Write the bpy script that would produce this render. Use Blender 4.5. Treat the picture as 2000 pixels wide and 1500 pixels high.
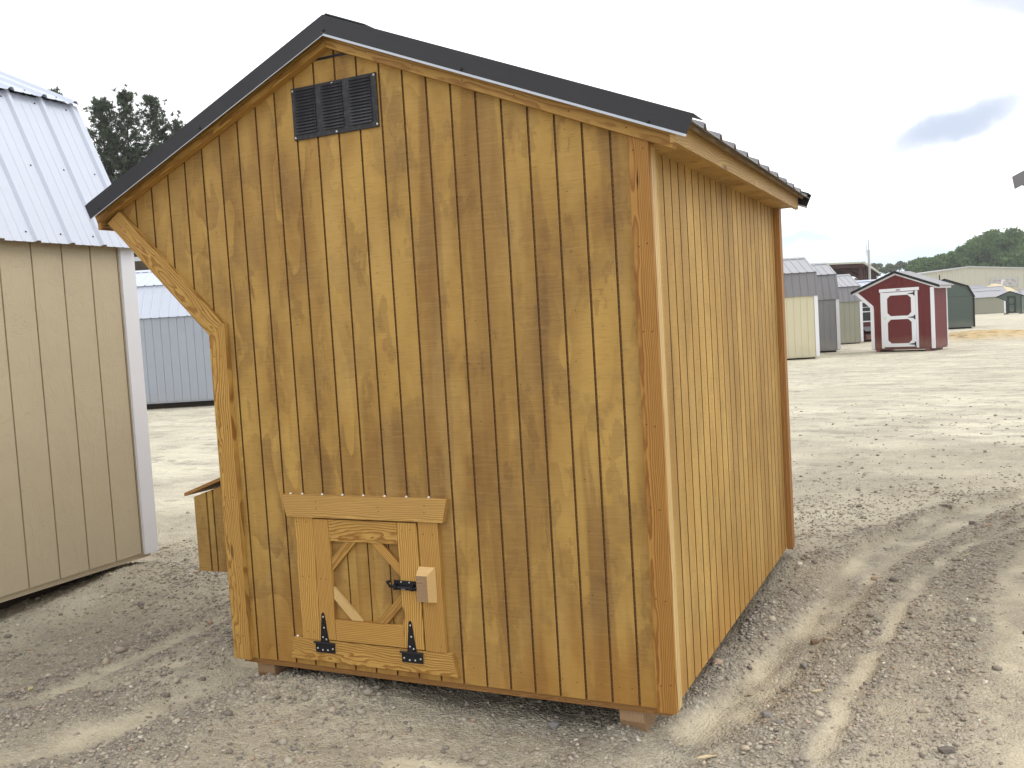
import bpy, bmesh, math, random
import numpy as np
from mathutils import Vector, Matrix
random.seed(7)
RNG = np.random.default_rng(7)
for o in list(bpy.data.objects): bpy.data.objects.remove(o)
SC = bpy.context.scene
COL = SC.collection
IN = 0.0254
R = math.radians

# ------------------------------------------------------------------ camera
cam_d = bpy.data.cameras.new('camera')
cam = bpy.data.objects.new('camera', cam_d); COL.objects.link(cam)
cam_d.sensor_width = 36.0; cam_d.lens = 1833.1 / 2000 * 36.0
cam_d.clip_start = 0.05; cam_d.clip_end = 3000
_right = Vector((0.90077357, 0.4301528, -0.05979577)).normalized()
_fwd = Vector((-0.43342889, 0.89908881, -0.06147118)).normalized()
_up = _right.cross(_fwd).normalized()
M = Matrix((_right, _up, -_fwd)).transposed().to_4x4()
M.translation = Vector((0.94659, -3.10630, 1.52731))
cam.matrix_world = M
SC.camera = cam

# ------------------------------------------------------------------ sky and sun
SUN_EL, SUN_AZ = R(52), R(62)         # azimuth clockwise from +Y
world = bpy.data.worlds.new('World'); SC.world = world; world.use_nodes = True
nt = world.node_tree; nt.nodes.clear()
def wn(t, **k):
    n = nt.nodes.new(t)
    for a, b in k.items(): setattr(n, a, b)
    return n
out = wn('ShaderNodeOutputWorld'); bg = wn('ShaderNodeBackground')
sky = wn('ShaderNodeTexSky', sky_type='NISHITA'); sky.sun_disc = False
sky.sun_elevation = SUN_EL; sky.sun_rotation = SUN_AZ
tc = wn('ShaderNodeTexCoord')
mp = wn('ShaderNodeMapping'); mp.inputs['Scale'].default_value = (1.0, 1.0, 4.5)
nz = wn('ShaderNodeTexNoise'); nz.inputs['Scale'].default_value = 1.7; nz.inputs['Detail'].default_value = 6
nz.inputs['Roughness'].default_value = 0.5
rp = wn('ShaderNodeValToRGB'); rp.color_ramp.elements[0].position = 0.28; rp.color_ramp.elements[1].position = 0.47
mix = wn('ShaderNodeMixRGB')
mix.inputs[2].default_value = (14.8, 14.9, 15.2, 1)
mixb = wn('ShaderNodeMixRGB', blend_type='MIX')
mixb.inputs[2].default_value = (8.2, 9.7, 10.6, 1)
nt.links.new(tc.outputs['Generated'], mp.inputs[0]); nt.links.new(mp.outputs[0], nz.inputs['Vector'])
nt.links.new(nz.outputs['Fac'], rp.inputs[0])
# thin pale-blue gaps in the cloud cover
mixb.inputs[0].default_value = 0.85
nt.links.new(sky.outputs[0], mixb.inputs[1])
nt.links.new(rp.outputs[0], mix.inputs[0]); nt.links.new(mixb.outputs[0], mix.inputs[1])
# one darker cloud bank, stretched, high on the right
def cloudlet(prev, d, axis_u, su, sv, col, amt):
    d = Vector(d).normalized(); u = Vector(axis_u); u = (u - d * u.dot(d)).normalized(); v = d.cross(u)
    def dot(vec, k):
        n = wn('ShaderNodeVectorMath', operation='DOT_PRODUCT'); n.inputs[1].default_value = vec
        nt.links.new(warp.outputs[0], n.inputs[0])
        m_ = wn('ShaderNodeMath', operation='MULTIPLY'); m_.inputs[1].default_value = k
        nt.links.new(n.outputs['Value'], m_.inputs[0])
        return m_
    nn = wn('ShaderNodeTexNoise'); nn.inputs['Scale'].default_value = 14; nn.inputs['Detail'].default_value = 5
    nt.links.new(tc.outputs['Generated'], nn.inputs['Vector'])
    sc_ = wn('ShaderNodeVectorMath', operation='MULTIPLY_ADD'); sc_.inputs[1].default_value = (0.05,) * 3
    warp = sc_; nt.links.new(nn.outputs['Color'], sc_.inputs[0])
    off = wn('ShaderNodeVectorMath', operation='SUBTRACT'); off.inputs[1].default_value = tuple(d + Vector((0.025,) * 3))
    nt.links.new(tc.outputs['Generated'], off.inputs[0]); nt.links.new(off.outputs[0], sc_.inputs[2])
    a = dot(tuple(u), 1 / su); b = dot(tuple(v), 1 / sv)
    a2 = wn('ShaderNodeMath', operation='POWER'); a2.inputs[1].default_value = 2; nt.links.new(a.outputs[0], a2.inputs[0])
    ab = wn('ShaderNodeMath', operation='ABSOLUTE'); nt.links.new(a.outputs[0], ab.inputs[0]); nt.links.new(ab.outputs[0], a2.inputs[0])
    bb = wn('ShaderNodeMath', operation='ABSOLUTE'); nt.links.new(b.outputs[0], bb.inputs[0])
    b2 = wn('ShaderNodeMath', operation='POWER'); b2.inputs[1].default_value = 2; nt.links.new(bb.outputs[0], b2.inputs[0])
    s = wn('ShaderNodeMath', operation='ADD'); nt.links.new(a2.outputs[0], s.inputs[0]); nt.links.new(b2.outputs[0], s.inputs[1])
    mr = wn('ShaderNodeMapRange'); mr.interpolation_type = 'SMOOTHSTEP'
    mr.inputs[1].default_value = 2.6; mr.inputs[2].default_value = 0.0
    mr.inputs[3].default_value = 0; mr.inputs[4].default_value = amt
    nt.links.new(s.outputs[0], mr.inputs[0])
    m = wn('ShaderNodeMixRGB'); m.inputs[2].default_value = (*col, 1)
    nt.links.new(mr.outputs[0], m.inputs[0]); nt.links.new(prev.outputs[0], m.inputs[1])
    return m
def pixdir(u, v):
    return (_right * (u - 1000) / 1833.1 + _fwd - _up * (v - 750) / 1833.1)
last = mix
last = cloudlet(last, pixdir(1872, 246), _right * 0.93 + _up * 0.37, 0.060, 0.0125, (5.9, 6.8, 8.5), 0.95)
last = cloudlet(last, pixdir(1980, 0), _right, 0.05, 0.018, (6.4, 7.0, 8.4), 0.8)
last = cloudlet(last, pixdir(1545, 462), _right, 0.035, 0.004, (6.0, 7.3, 8.4), 0.8)
last = cloudlet(last, pixdir(1600, 490), _right * 0.99 - _up * 0.03, 0.13, 0.024, (9.2, 11.2, 11.8), 0.8)
last = cloudlet(last, pixdir(1780, 508), _right * 0.98 + _up * 0.12, 0.05, 0.012, (8.8, 10.6, 11.6), 0.7)
nt.links.new(last.outputs[0], bg.inputs[0]); bg.inputs[1].default_value = 0.105
nt.links.new(bg.outputs[0], out.inputs[0])

sun_d = bpy.data.lights.new('sun', 'SUN'); sun_d.energy = 1.35; sun_d.angle = R(35); sun_d.color = (1.0, 0.95, 0.87)
sun = bpy.data.objects.new('sun', sun_d); COL.objects.link(sun)
_sd = Vector((math.sin(SUN_AZ) * math.cos(SUN_EL), math.cos(SUN_AZ) * math.cos(SUN_EL), math.sin(SUN_EL)))
sun.rotation_euler = (-_sd).to_track_quat('-Z', 'Y').to_euler()
sun.location = _sd * 50
vs = SC.view_settings
vs.view_transform = 'Standard'; vs.look = 'None'; vs.exposure = 0.0; vs.gamma = 1.0; vs.use_curve_mapping = False

# ------------------------------------------------------------------ materials
class NB:
    def __init__(s, name, rough=0.7):
        s.m = bpy.data.materials.new(name); s.m.use_nodes = True; s.t = s.m.node_tree
        s.b = s.t.nodes['Principled BSDF']; s.b.inputs['Roughness'].default_value = rough
        s.b.inputs['Specular IOR Level'].default_value = 0.3
    def n(s, t, **k):
        n = s.t.nodes.new(t)
        ins = k.pop('ins', {})
        for a, b in k.items(): setattr(n, a, b)
        for a, b in ins.items():
            if isinstance(b, bpy.types.NodeSocket): s.t.links.new(b, n.inputs[a])
            else: n.inputs[a].default_value = b
        return n
    def l(s, a, b): s.t.links.new(a, b)
    def coord(s, kind='Object', scale=(1, 1, 1), off=None):
        c = s.n('ShaderNodeTexCoord').outputs[kind]
        if off is not None:
            c = s.n('ShaderNodeVectorMath', operation='ADD', ins={0: c, 1: off}).outputs[0]
        return s.n('ShaderNodeMapping', ins={'Vector': c, 'Scale': scale}).outputs[0]
    def noise(s, vec, scale, detail=3, rough=0.55, dist=0.0, out='Fac'):
        return s.n('ShaderNodeTexNoise', ins={'Vector': vec, 'Scale': scale, 'Detail': detail, 'Roughness': rough, 'Distortion': dist}).outputs[out]
    def ramp(s, fac, stops, interp='LINEAR'):
        r = s.n('ShaderNodeValToRGB', ins={0: fac}); cr = r.color_ramp; cr.interpolation = interp
        while len(cr.elements) < len(stops): cr.elements.new(0.5)
        for e, (p, c) in zip(cr.elements, stops):
            e.position = p; e.color = (*c, 1) if len(c) == 3 else c
        return r.outputs[0]
    def mixc(s, fac, a, b, mode='MIX'):
        f = lambda c: (*c, 1) if isinstance(c, (tuple, list)) and len(c) == 3 else c
        return s.n('ShaderNodeMixRGB', blend_type=mode, ins={0: fac, 1: f(a), 2: f(b)}).outputs[0]
    def math(s, op, a, b=0.5, c=None):
        i = {0: a, 1: b}
        if c is not None: i[2] = c
        return s.n('ShaderNodeMath', operation=op, ins=i).outputs[0]
    def mr(s, v, a, b, c, d):
        return s.n('ShaderNodeMapRange', ins={0: v, 1: a, 2: b, 3: c, 4: d}).outputs[0]
    def rand3(s):
        r = s.n('ShaderNodeObjectInfo').outputs['Random']
        return s.n('ShaderNodeCombineXYZ', ins={0: s.math('MULTIPLY', r, 37.0), 1: s.math('MULTIPLY', r, 91.0), 2: s.math('MULTIPLY', r, 53.0)}).outputs[0]
    def bump(s, h, strength=0.3, dist=0.01):
        b = s.n('ShaderNodeBump', ins={'Height': h, 'Strength': strength, 'Distance': dist})
        s.l(b.outputs[0], s.b.inputs['Normal'])
    def col(s, c):
        if isinstance(c, bpy.types.NodeSocket): s.l(c, s.b.inputs['Base Color'])
        else: s.b.inputs['Base Color'].default_value = (*c, 1)
G1 = lambda v: (v, v, v)

def mat_plain(name, c, rough=0.6, metal=0.0, var=0.0, scale=6):
    s = NB(name, rough); s.b.inputs['Metallic'].default_value = metal
    if var:
        v = s.coord(); f = s.noise(v, scale, 4)
        s.col(s.mixc(f, tuple(x * (1 - var) for x in c), tuple(min(1, x * (1 + var)) for x in c)))
    else: s.col(c)
    return s.m

def mat_plywood(name, side=False):
    """amber-stained rough-sawn plywood; grain runs along z"""
    s = NB(name, 0.62)
    v = s.coord('Object')
    vv = lambda a, b: s.n('ShaderNodeMapping', ins={'Vector': v, 'Scale': (a, a, b)}).outputs[0]
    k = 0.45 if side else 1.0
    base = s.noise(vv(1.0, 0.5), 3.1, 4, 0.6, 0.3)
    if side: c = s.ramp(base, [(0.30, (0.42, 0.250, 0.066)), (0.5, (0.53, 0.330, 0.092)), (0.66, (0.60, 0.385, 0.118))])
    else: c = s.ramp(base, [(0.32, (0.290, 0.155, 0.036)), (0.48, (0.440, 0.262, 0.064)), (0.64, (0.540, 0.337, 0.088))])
    xx = s.n('ShaderNodeSeparateXYZ', ins={0: v}).outputs[0]
    rightpanel = s.mr(xx, -1.26, -1.22, 0.0, 1.0)       # the two 4 ft sheets have a different face figure
    # figure of the rotary-cut face: nested hard-edged flames (stronger on the left sheet)
    fl = s.n('ShaderNodeTexNoise', ins={'Vector': vv(1, 0.36), 'Scale': 2.6, 'Detail': 3.0, 'Roughness': 0.5, 'Distortion': 0.25}).outputs['Fac']
    step = s.math('FRACT', s.math('MULTIPLY', fl, 8.0))
    flame = s.ramp(step, [(0.0, G1(0.0)), (0.50, G1(0.30)), (0.93, G1(1.0)), (0.97, G1(0.0)), (1.0, G1(0.0))])
    area = s.noise(vv(1, 0.6), 2.1, 3, 0.55)
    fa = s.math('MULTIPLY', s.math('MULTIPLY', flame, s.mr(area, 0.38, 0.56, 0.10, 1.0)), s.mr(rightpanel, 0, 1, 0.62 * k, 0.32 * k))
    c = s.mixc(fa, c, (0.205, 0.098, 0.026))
    # long vertical streaks with wavering edges (right sheet)
    st1 = s.noise(vv(4.2, 0.34), 1.0, 4, 0.5, 0.35)
    st2 = s.noise(vv(9.0, 0.45), 1.0, 3, 0.5, 0.2)
    stk = s.math('MULTIPLY', s.mr(st1, 0.50, 0.535, 0.0, 1.0), s.mr(st2, 0.35, 0.6, 0.35, 1.0))
    c = s.mixc(s.math('MULTIPLY', stk, s.mr(rightpanel, 0, 1, 0.22 * k, 0.66 * k)), c, (0.205, 0.098, 0.028))
    # dull weather stains with tide-line edges
    bl = s.noise(vv(1.0, 0.75), 3.6, 6, 0.6, 0.1)
    c = s.mixc(s.mr(bl, 0.535, 0.560, 0.0, 0.26 * k), c, (0.19, 0.118, 0.050))
    bl2 = s.noise(vv(1.6, 0.7), 5.5, 6, 0.62, 0.2)
    c = s.mixc(s.mr(bl2, 0.56, 0.59, 0.0, 0.34 * k), c, (0.165, 0.085, 0.028))
    lt = s.noise(vv(2.2, 0.45), 3.0, 3, 0.5, 0.3)
    c = s.mixc(s.mr(lt, 0.54, 0.68, 0.0, 0.30), c, (0.54, 0.365, 0.130))
    # rough-sawn cross marks
    saw = s.noise(vv(13, 340), 1.0, 3, 0.7)
    c = s.mixc(s.mr(saw, 0.57, 0.68, 0.0, 0.55), c, (0.15, 0.076, 0.024))
    saw2 = s.noise(vv(6, 110), 1.0, 3, 0.7)
    c = s.mixc(s.mr(saw2, 0.48, 0.72, 0.0, 0.20), c, (0.62, 0.41, 0.145))
    tick = s.noise(vv(40, 30), 1.0, 2, 0.5)
    c = s.mixc(s.mr(tick, 0.70, 0.76, 0.0, 0.35), c, (0.11, 0.05, 0.02))
    fine = s.noise(v, 420, 2)
    c = s.mixc(s.mr(fine, 0.3, 0.7, 0.0, 0.24), c, (0.19, 0.11, 0.045))
    z = s.n('ShaderNodeSeparateXYZ', ins={0: v}).outputs[2]
    zf = s.math('ADD', z, s.math('MULTIPLY', s.math('SUBTRACT', base, 0.5), 0.7))
    c = s.mixc(s.mr(zf, 0.12, 0.50, 0.40, 0.0), c, (0.43, 0.195, 0.030))
    rn = s.n('ShaderNodeObjectInfo').outputs['Random']
    c = s.mixc(1.0, c, s.mixc(rn, (0.965,) * 3, (1.035,) * 3), 'MULTIPLY')
    s.col(c)
    s.bump(s.math('ADD', s.math('MULTIPLY', saw, 0.9), s.math('MULTIPLY', fine, 0.35)), 0.6, 0.003)
    return s.m

def mat_lumber(name, pale, dark, freq=260, contrast=0.85, rough=0.55, cath=1.0):
    """sawn softwood, long grain on local x, flat-sawn cathedrals"""
    s = NB(name, rough)
    rnd = s.rand3()
    v = s.n('ShaderNodeTexCoord').outputs['Object']
    sep = s.n('ShaderNodeSeparateXYZ', ins={0: v})
    vr = s.n('ShaderNodeVectorMath', operation='ADD', ins={0: v, 1: rnd}).outputs[0]
    wob = s.noise(s.n('ShaderNodeMapping', ins={'Vector': vr, 'Scale': (1.7, 5, 5)}).outputs[0], 1.0, 2, 0.5)
    wob2 = s.noise(s.n('ShaderNodeMapping', ins={'Vector': vr, 'Scale': (3.8, 11, 11)}).outputs[0], 1.0, 3, 0.55)
    r = s.n('ShaderNodeObjectInfo').outputs['Random']
    yc = s.math('ADD', sep.outputs[1], s.math('MULTIPLY', s.math('SUBTRACT', r, 0.5), 0.07))
    yc = s.math('ADD', yc, s.math('MULTIPLY', s.math('SUBTRACT', wob, 0.5), 0.10 * cath))
    zc = s.math('ADD', sep.outputs[2], s.math('MULTIPLY', s.math('SUBTRACT', wob2, 0.45), 0.085 * cath))
    rad = s.math('SQRT', s.math('ADD', s.math('MULTIPLY', yc, yc), s.math('MULTIPLY', zc, zc)))
    fr = s.math('FRACT', s.math('MULTIPLY', rad, freq))
    late = s.ramp(fr, [(0.0, G1(0.0)), (0.35, G1(0.12)), (0.78, G1(1.0)), (0.9, G1(0.85)), (1.0, G1(0.0))])
    fib = s.noise(s.n('ShaderNodeMapping', ins={'Vector': vr, 'Scale': (9, 420, 420)}).outputs[0], 1.0, 3, 0.6)
    f = s.math('MULTIPLY', late, contrast)
    c = s.mixc(f, pale, dark)
    c = s.mixc(s.mr(fib, 0.35, 0.72, 0.0, 0.35), c, tuple(x * 0.55 for x in dark))
    tone = s.noise(vr, 2.5, 3)
    c = s.mixc(s.mr(tone, 0.35, 0.7, 0.0, 0.45), c, tuple(0.5 * (a + b) * 0.9 for a, b in zip(pale, dark)))
    kn = s.n('ShaderNodeTexVoronoi', ins={'Vector': s.n('ShaderNodeMapping', ins={'Vector': vr, 'Scale': (2.2, 9, 9)}).outputs[0], 'Scale': 1.0}).outputs['Distance']
    c = s.mixc(s.mr(kn, 0.05, 0.09, 0.75, 0.0), c, (0.09, 0.035, 0.012))
    br = s.mixc(r, (0.86,) * 3, (1.1,) * 3)
    c = s.mixc(1.0, c, br, 'MULTIPLY')
    s.col(c); s.bump(s.math('ADD', fib, s.math('MULTIPLY', late, 0.5)), 0.35, 0.002)
    return s.m

def mat_siding_paint(name, c, var=0.06, emb=0.5):
    """painted wood-embossed siding board, grain along z"""
    s = NB(name, 0.55)
    v = s.coord('Object')
    f = s.noise(v, 1.8, 4); f2 = s.noise(v, 300, 2)
    cc = s.mixc(f, tuple(x * (1 - var) for x in c), tuple(x * (1 + var) for x in c))
    cc = s.mixc(s.mr(f2, 0.3, 0.7, 0, 0.12), cc, tuple(x * 0.7 for x in c))
    z = s.n('ShaderNodeSeparateXYZ', ins={0: v}).outputs[2]
    dust = s.math('ADD', z, s.math('MULTIPLY', f, 0.5))
    cc = s.mixc(s.mr(dust, 0.45, 0.75, 0.16, 0.0), cc, (0.42, 0.36, 0.27))
    s.col(cc)
    wn_ = s.noise(s.n('ShaderNodeMapping', ins={'Vector': v, 'Scale': (1, 1, 0.28)}).outputs[0], 7.0, 2, 0.5, 0.8)
    ring = s.math('FRACT', s.math('MULTIPLY', wn_, 14))
    tick = s.noise(s.n('ShaderNodeMapping', ins={'Vector': v, 'Scale': (35, 35, 190)}).outputs[0], 1.0, 2, 0.6)
    tk = s.mr(tick, 0.56, 0.70, 0.0, 1.0)
    msk = s.mr(s.noise(v, 5.0, 2), 0.45, 0.6, 0.15, 1.0)
    h = s.math('ADD', s.math('MULTIPLY', tk, msk), s.math('MULTIPLY', s.mr(ring, 0.0, 0.2, 0.0, 0.6), s.mr(msk, 0.15, 1, 1, 0.0)))
    s.bump(h, emb, 0.0035)
    return s.m

def mat_metal_roof(name, c, rough=0.38, var=0.07, dirt=0.12):
    s = NB(name, rough); s.b.inputs['Specular IOR Level'].default_value = 0.5
    v = s.coord('Object'); f = s.noise(v, 3, 4); f2 = s.noise(v, 60, 3)
    cc = s.mixc(f, tuple(x * (1 - var) for x in c), tuple(x * (1 + var) for x in c))
    cc = s.mixc(s.mr(f2, 0.5, 0.8, 0, dirt), cc, (0.35, 0.33, 0.30))
    s.col(cc); s.l(s.mr(f, 0.3, 0.7, rough * 0.85, rough * 1.2), s.b.inputs['Roughness'])
    return s.m

MAT = {}
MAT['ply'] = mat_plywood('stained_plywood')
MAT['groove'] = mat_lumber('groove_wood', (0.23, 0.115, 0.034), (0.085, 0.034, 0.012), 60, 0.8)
MAT['lumber'] = mat_lumber('amber_lumber', (0.62, 0.385, 0.105), (0.285, 0.115, 0.022), 105, 0.95)
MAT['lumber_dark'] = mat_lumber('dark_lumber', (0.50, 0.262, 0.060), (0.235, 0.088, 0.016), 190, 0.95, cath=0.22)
MAT['lumber_mid'] = mat_lumber('straight_lumber', (0.58, 0.345, 0.092), (0.275, 0.115, 0.024), 150, 0.9, cath=0.28)
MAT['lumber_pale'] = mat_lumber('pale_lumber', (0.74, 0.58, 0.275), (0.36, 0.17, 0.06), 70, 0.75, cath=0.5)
MAT['skid'] = mat_lumber('skid_lumber', (0.40, 0.28, 0.16), (0.25, 0.13, 0.07), 160)
MAT['shadewood'] = mat_lumber('rim_lumber', (0.33, 0.17, 0.05), (0.16, 0.07, 0.02), 200)
MAT['endgrain'] = mat_lumber('fresh_cut_lumber', (0.78, 0.55, 0.25), (0.62, 0.37, 0.13), 350, 0.7)
MAT['blackmetal'] = mat_metal_roof('charcoal_metal', (0.011, 0.0105, 0.014), 0.45, 0.1, 0.01)
MAT['vent'] = mat_metal_roof('black_vent_metal', (0.007, 0.007, 0.010), 0.5)
MAT['louver'] = mat_metal_roof('lit_louver_metal', (0.035, 0.036, 0.045), 0.30)  # vent metal again, lightened: sky sheen on the slats painted in
MAT['groove_dark'] = mat_plain('shaded_stained_groove', (0.085, 0.036, 0.011), 0.8, var=0.25, scale=5)  # dark stain, with the groove's shade painted into the colour too
MAT['hem'] = mat_metal_roof('sky_lit_hem_metal', (0.50, 0.53, 0.58), 0.35)  # flashing metal; sky reflection on the lip painted as a pale colour
MAT['roofgrey'] = mat_metal_roof('mid_grey_metal', (0.20, 0.20, 0.215), 0.4)
MAT['iron'] = mat_plain('black_iron', (0.012, 0.012, 0.016), 0.4)
MAT['screw'] = mat_plain('zinc_screw', (0.6, 0.6, 0.58), 0.35, 0.8)
MAT['nail'] = mat_plain('nail_hole', (0.05, 0.022, 0.010), 0.8)
MAT['caulk'] = mat_plain('white_caulk', (0.82, 0.80, 0.74), 0.6)
MAT['dark'] = mat_plain('dark_underside', (0.05, 0.038, 0.028), 0.9, var=0.2)
MAT['white_paint'] = mat_siding_paint('white_trim_paint', (0.74, 0.75, 0.80), 0.02, 0.2)
MAT['white_roof'] = mat_metal_roof('white_metal_roof', (0.50, 0.54, 0.63), 0.42, 0.03)
MAT['beige'] = mat_siding_paint('beige_siding', (0.50, 0.425, 0.295), 0.04, 0.6)
MAT['blue_grey'] = mat_siding_paint('blue_grey_siding', (0.33, 0.36, 0.42))
MAT['cream'] = mat_siding_paint('cream_siding', (0.58, 0.535, 0.375))
MAT['pewter'] = mat_siding_paint('pewter_siding', (0.24, 0.24, 0.255))
MAT['khaki'] = mat_siding_paint('khaki_siding', (0.285, 0.285, 0.225))
MAT['red'] = mat_siding_paint('barn_red_siding', (0.125, 0.020, 0.020))
MAT['maroon'] = mat_siding_paint('maroon_siding', (0.12, 0.028, 0.030))
MAT['green'] = mat_siding_paint('green_siding', (0.082, 0.108, 0.092))
MAT['warehouse'] = mat_siding_paint('tan_steel', (0.46, 0.455, 0.385), 0.05, 0.0)
MAT['bronze_roof'] = mat_metal_roof('taupe_metal_roof', (0.185, 0.18, 0.19), 0.42)
MAT['taupe_roof_top'] = mat_metal_roof('light_taupe_metal', (0.31, 0.31, 0.33), 0.38)
MAT['black_trim'] = mat_plain('black_trim_paint', (0.012, 0.012, 0.014), 0.5)
MAT['rust'] = mat_plain('maroon_steel', (0.055, 0.022, 0.020), 0.6, var=0.2)
MAT['glass'] = mat_plain('dark_window_glass', (0.03, 0.035, 0.04), 0.08)
MAT['green_trim'] = mat_plain('dark_green_trim', (0.020, 0.030, 0.026), 0.5)
MAT['galv'] = mat_plain('galvanised_pole', (0.45, 0.47, 0.48), 0.5)

# ------------------------------------------------------------------ mesh helpers
class MB:
    """collects faces (with material slots) for ONE mesh object"""
    def __init__(s): s.v = []; s.f = []; s.mi = []; s.k = 0
    def add(s, vs, fs, k=None):
        o = len(s.v); s.v += [tuple(p) for p in vs]
        for f in fs: s.f.append(tuple(o + i for i in f)); s.mi.append(s.k if k is None else k)
    def prism(s, pts, ext, k=None, ks=None):
        """closed prism from planar polygon pts (3D) along vector ext; faces oriented outwards"""
        pts = [Vector(p) for p in pts]; ext = Vector(ext)
        nrm = Vector((0, 0, 0))
        for i in range(len(pts)): nrm += pts[i].cross(pts[(i + 1) % len(pts)])
        if nrm.dot(ext) > 0: pts = pts[::-1]
        n = len(pts); vs = pts + [p + ext for p in pts]
        fs = [tuple(range(n)), tuple(range(2 * n - 1, n - 1, -1))]
        for i in range(n):
            j = (i + 1) % n; fs.append((i, i + n, j + n, j))
        s.add(vs, fs, k)
        if ks is not None: s.mi[-n:] = [ks] * n
    def box(s, a, b, k=None):
        x0, y0, z0 = [min(p, q) for p, q in zip(a, b)]; x1, y1, z1 = [max(p, q) for p, q in zip(a, b)]
        s.prism([(x0, y0, z0), (x1, y0, z0), (x1, y1, z0), (x0, y1, z0)], (0, 0, z1 - z0), k)
    def cyl(s, a, b, r, n=10, k=None, r2=None):
        a = Vector(a); b = Vector(b); d = (b - a).normalized(); r2 = r if r2 is None else r2
        u = d.orthogonal().normalized(); w = d.cross(u)
        vs = []
        for c, rr in ((a, r), (b, r2)):
            for i in range(n):
                t = 2 * math.pi * i / n; vs.append(c + (u * math.cos(t) + w * math.sin(t)) * rr)
        fs = [tuple(range(n))[::-1], tuple(range(n, 2 * n))]
        for i in range(n):
            j = (i + 1) % n; fs.append((i, j, j + n, i + n))
        s.add(vs, fs, k)
    def dome(s, c, nrm, r, n=8, k=None, h=0.5):
        c = Vector(c); d = Vector(nrm).normalized(); u = d.orthogonal().normalized(); w = d.cross(u)
        vs = []
        for rr, hh in ((1, 0), (0.75, 0.6), (0.0, 1.0)):
            if rr == 0: vs.append(c + d * r * h)
            else:
                for i in range(n):
                    t = 2 * math.pi * i / n; vs.append(c + (u * math.cos(t) + w * math.sin(t)) * r * rr + d * r * h * hh)
        fs = []
        for i in range(n):
            j = (i + 1) % n; fs.append((i, j, j + n, i + n)); fs.append((i + n, j + n, 2 * n))
        s.add(vs, fs, k)
    def build(s, name, mats, parent=None, mat=None, bevel=0.0, smooth=False):
        me = bpy.data.meshes.new(name); me.from_pydata(s.v, [], s.f)
        if not isinstance(mats, (list, tuple)): mats = [mats]
        for m in mats: me.materials.append(m)
        if len(mats) > 1:
            for p, k in zip(me.polygons, s.mi): p.material_index = k
        if smooth:
            for p in me.polygons: p.use_smooth = True
        me.update()
        o = bpy.data.objects.new(name, me); COL.objects.link(o)
        if parent is not None: o.parent = parent
        if mat is not None: o.matrix_local = mat
        if bevel:
            b = o.modifiers.new('bevel', 'BEVEL'); b.width = bevel; b.segments = 2; b.limit_method = 'ANGLE'; b.angle_limit = R(40)
        return o

def tag(o, label=None, cat=None, group=None, kind=None):
    if label: o['label'] = label
    if cat: o['category'] = cat
    if group: o['group'] = group
    if kind: o['kind'] = kind
    return o
def empty(name, loc=(0, 0, 0), rz=0.0, label=None, cat=None, group=None):
    o = bpy.data.objects.new(name, None); COL.objects.link(o); o.location = loc; o.rotation_euler = (0, 0, rz)
    o.empty_display_size = 0.3
    return tag(o, label, cat, group)

def lumber(name, p0, p1, width_dir, width, nrm, thick, mat, parent, cut0=0.0, cut1=0.0, bevel=0.0015, kind=None):
    """a board from p0 to p1 (one long edge), face spans width along width_dir, thickness along nrm.
    Local x follows the grain. cut0/cut1 shift the far long edge at either end (mitres)."""
    p0 = Vector(p0); p1 = Vector(p1); X = (p1 - p0); L = X.length; X.normalize()
    W = Vector(width_dir); W = (W - X * W.dot(X)).normalized(); N = X.cross(W)
    sg = 1 if N.dot(Vector(nrm)) > 0 else -1
    b = MB()
    b.prism([(0, 0, 0), (L, 0, 0), (L + cut1, width, 0), (cut0, width, 0)], (0, 0, sg * thick))
    mm = Matrix((X, W, N)).transposed().to_4x4(); mm.translation = p0
    return b.build(name, mat, parent, mm, bevel)

def strip_poly(x0, x1, bot, top, brk):
    """polygon (x,z) of the wall between x0 and x1"""
    e = 1e-5
    xs = [x0 + e] + [b + d for b in sorted(brk) if x0 < b < x1 for d in (-e, e)] + [x1 - e]
    lo = [(x, bot(x)) for x in xs]; hi = [(x, top(x)) for x in xs]
    def dd(l):
        r = [l[0]]
        for p in l[1:]:
            if abs(p[0] - r[-1][0]) + abs(p[1] - r[-1][1]) > 1e-4: r.append(p)
        return r
    return dd(lo) + dd(hi)[::-1]

# ------------------------------------------------------------------ numpy noise
def vnoise(x, y, seed=0):
    xi = np.floor(x).astype(np.int64); yi = np.floor(y).astype(np.int64)
    xf = x - xi; yf = y - yi
    def h(a, b):
        n = (a * 374761393 + b * 668265263 + seed * 974634777) & 0xFFFFFFFF
        n = ((n ^ (n >> 13)) * 1274126177) & 0xFFFFFFFF
        return ((n ^ (n >> 16)) & 0xFFFF) / 65535.0
    u = xf * xf * (3 - 2 * xf); v = yf * yf * (3 - 2 * yf)
    return (h(xi, yi) * (1 - u) + h(xi + 1, yi) * u) * (1 - v) + (h(xi, yi + 1) * (1 - u) + h(xi + 1, yi + 1) * u) * v
def fbm(x, y, o=4, seed=0):
    s = 0; a = 0.5; t = 0
    for i in range(o):
        s = s + a * vnoise(x * 2 ** i + 17.3 * i, y * 2 ** i - 9.1 * i, seed + i); t += a; a *= 0.5
    return s / t
def dpoly(x, y, P):
    d = np.full(np.shape(x), 1e9); sd = np.zeros(np.shape(x))
    for (ax, ay), (bx, by) in zip(P[:-1], P[1:]):
        ex, ey = bx - ax, by - ay; L2 = ex * ex + ey * ey
        t = np.clip(((x - ax) * ex + (y - ay) * ey) / L2, 0, 1)
        qx = x - ax - t * ex; qy = y - ay - t * ey; dd = np.sqrt(qx * qx + qy * qy)
        m = dd < d; d = np.where(m, dd, d); sd = np.where(m, np.sign(qx * ey - qy * ex), sd)
    return d * sd
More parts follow.
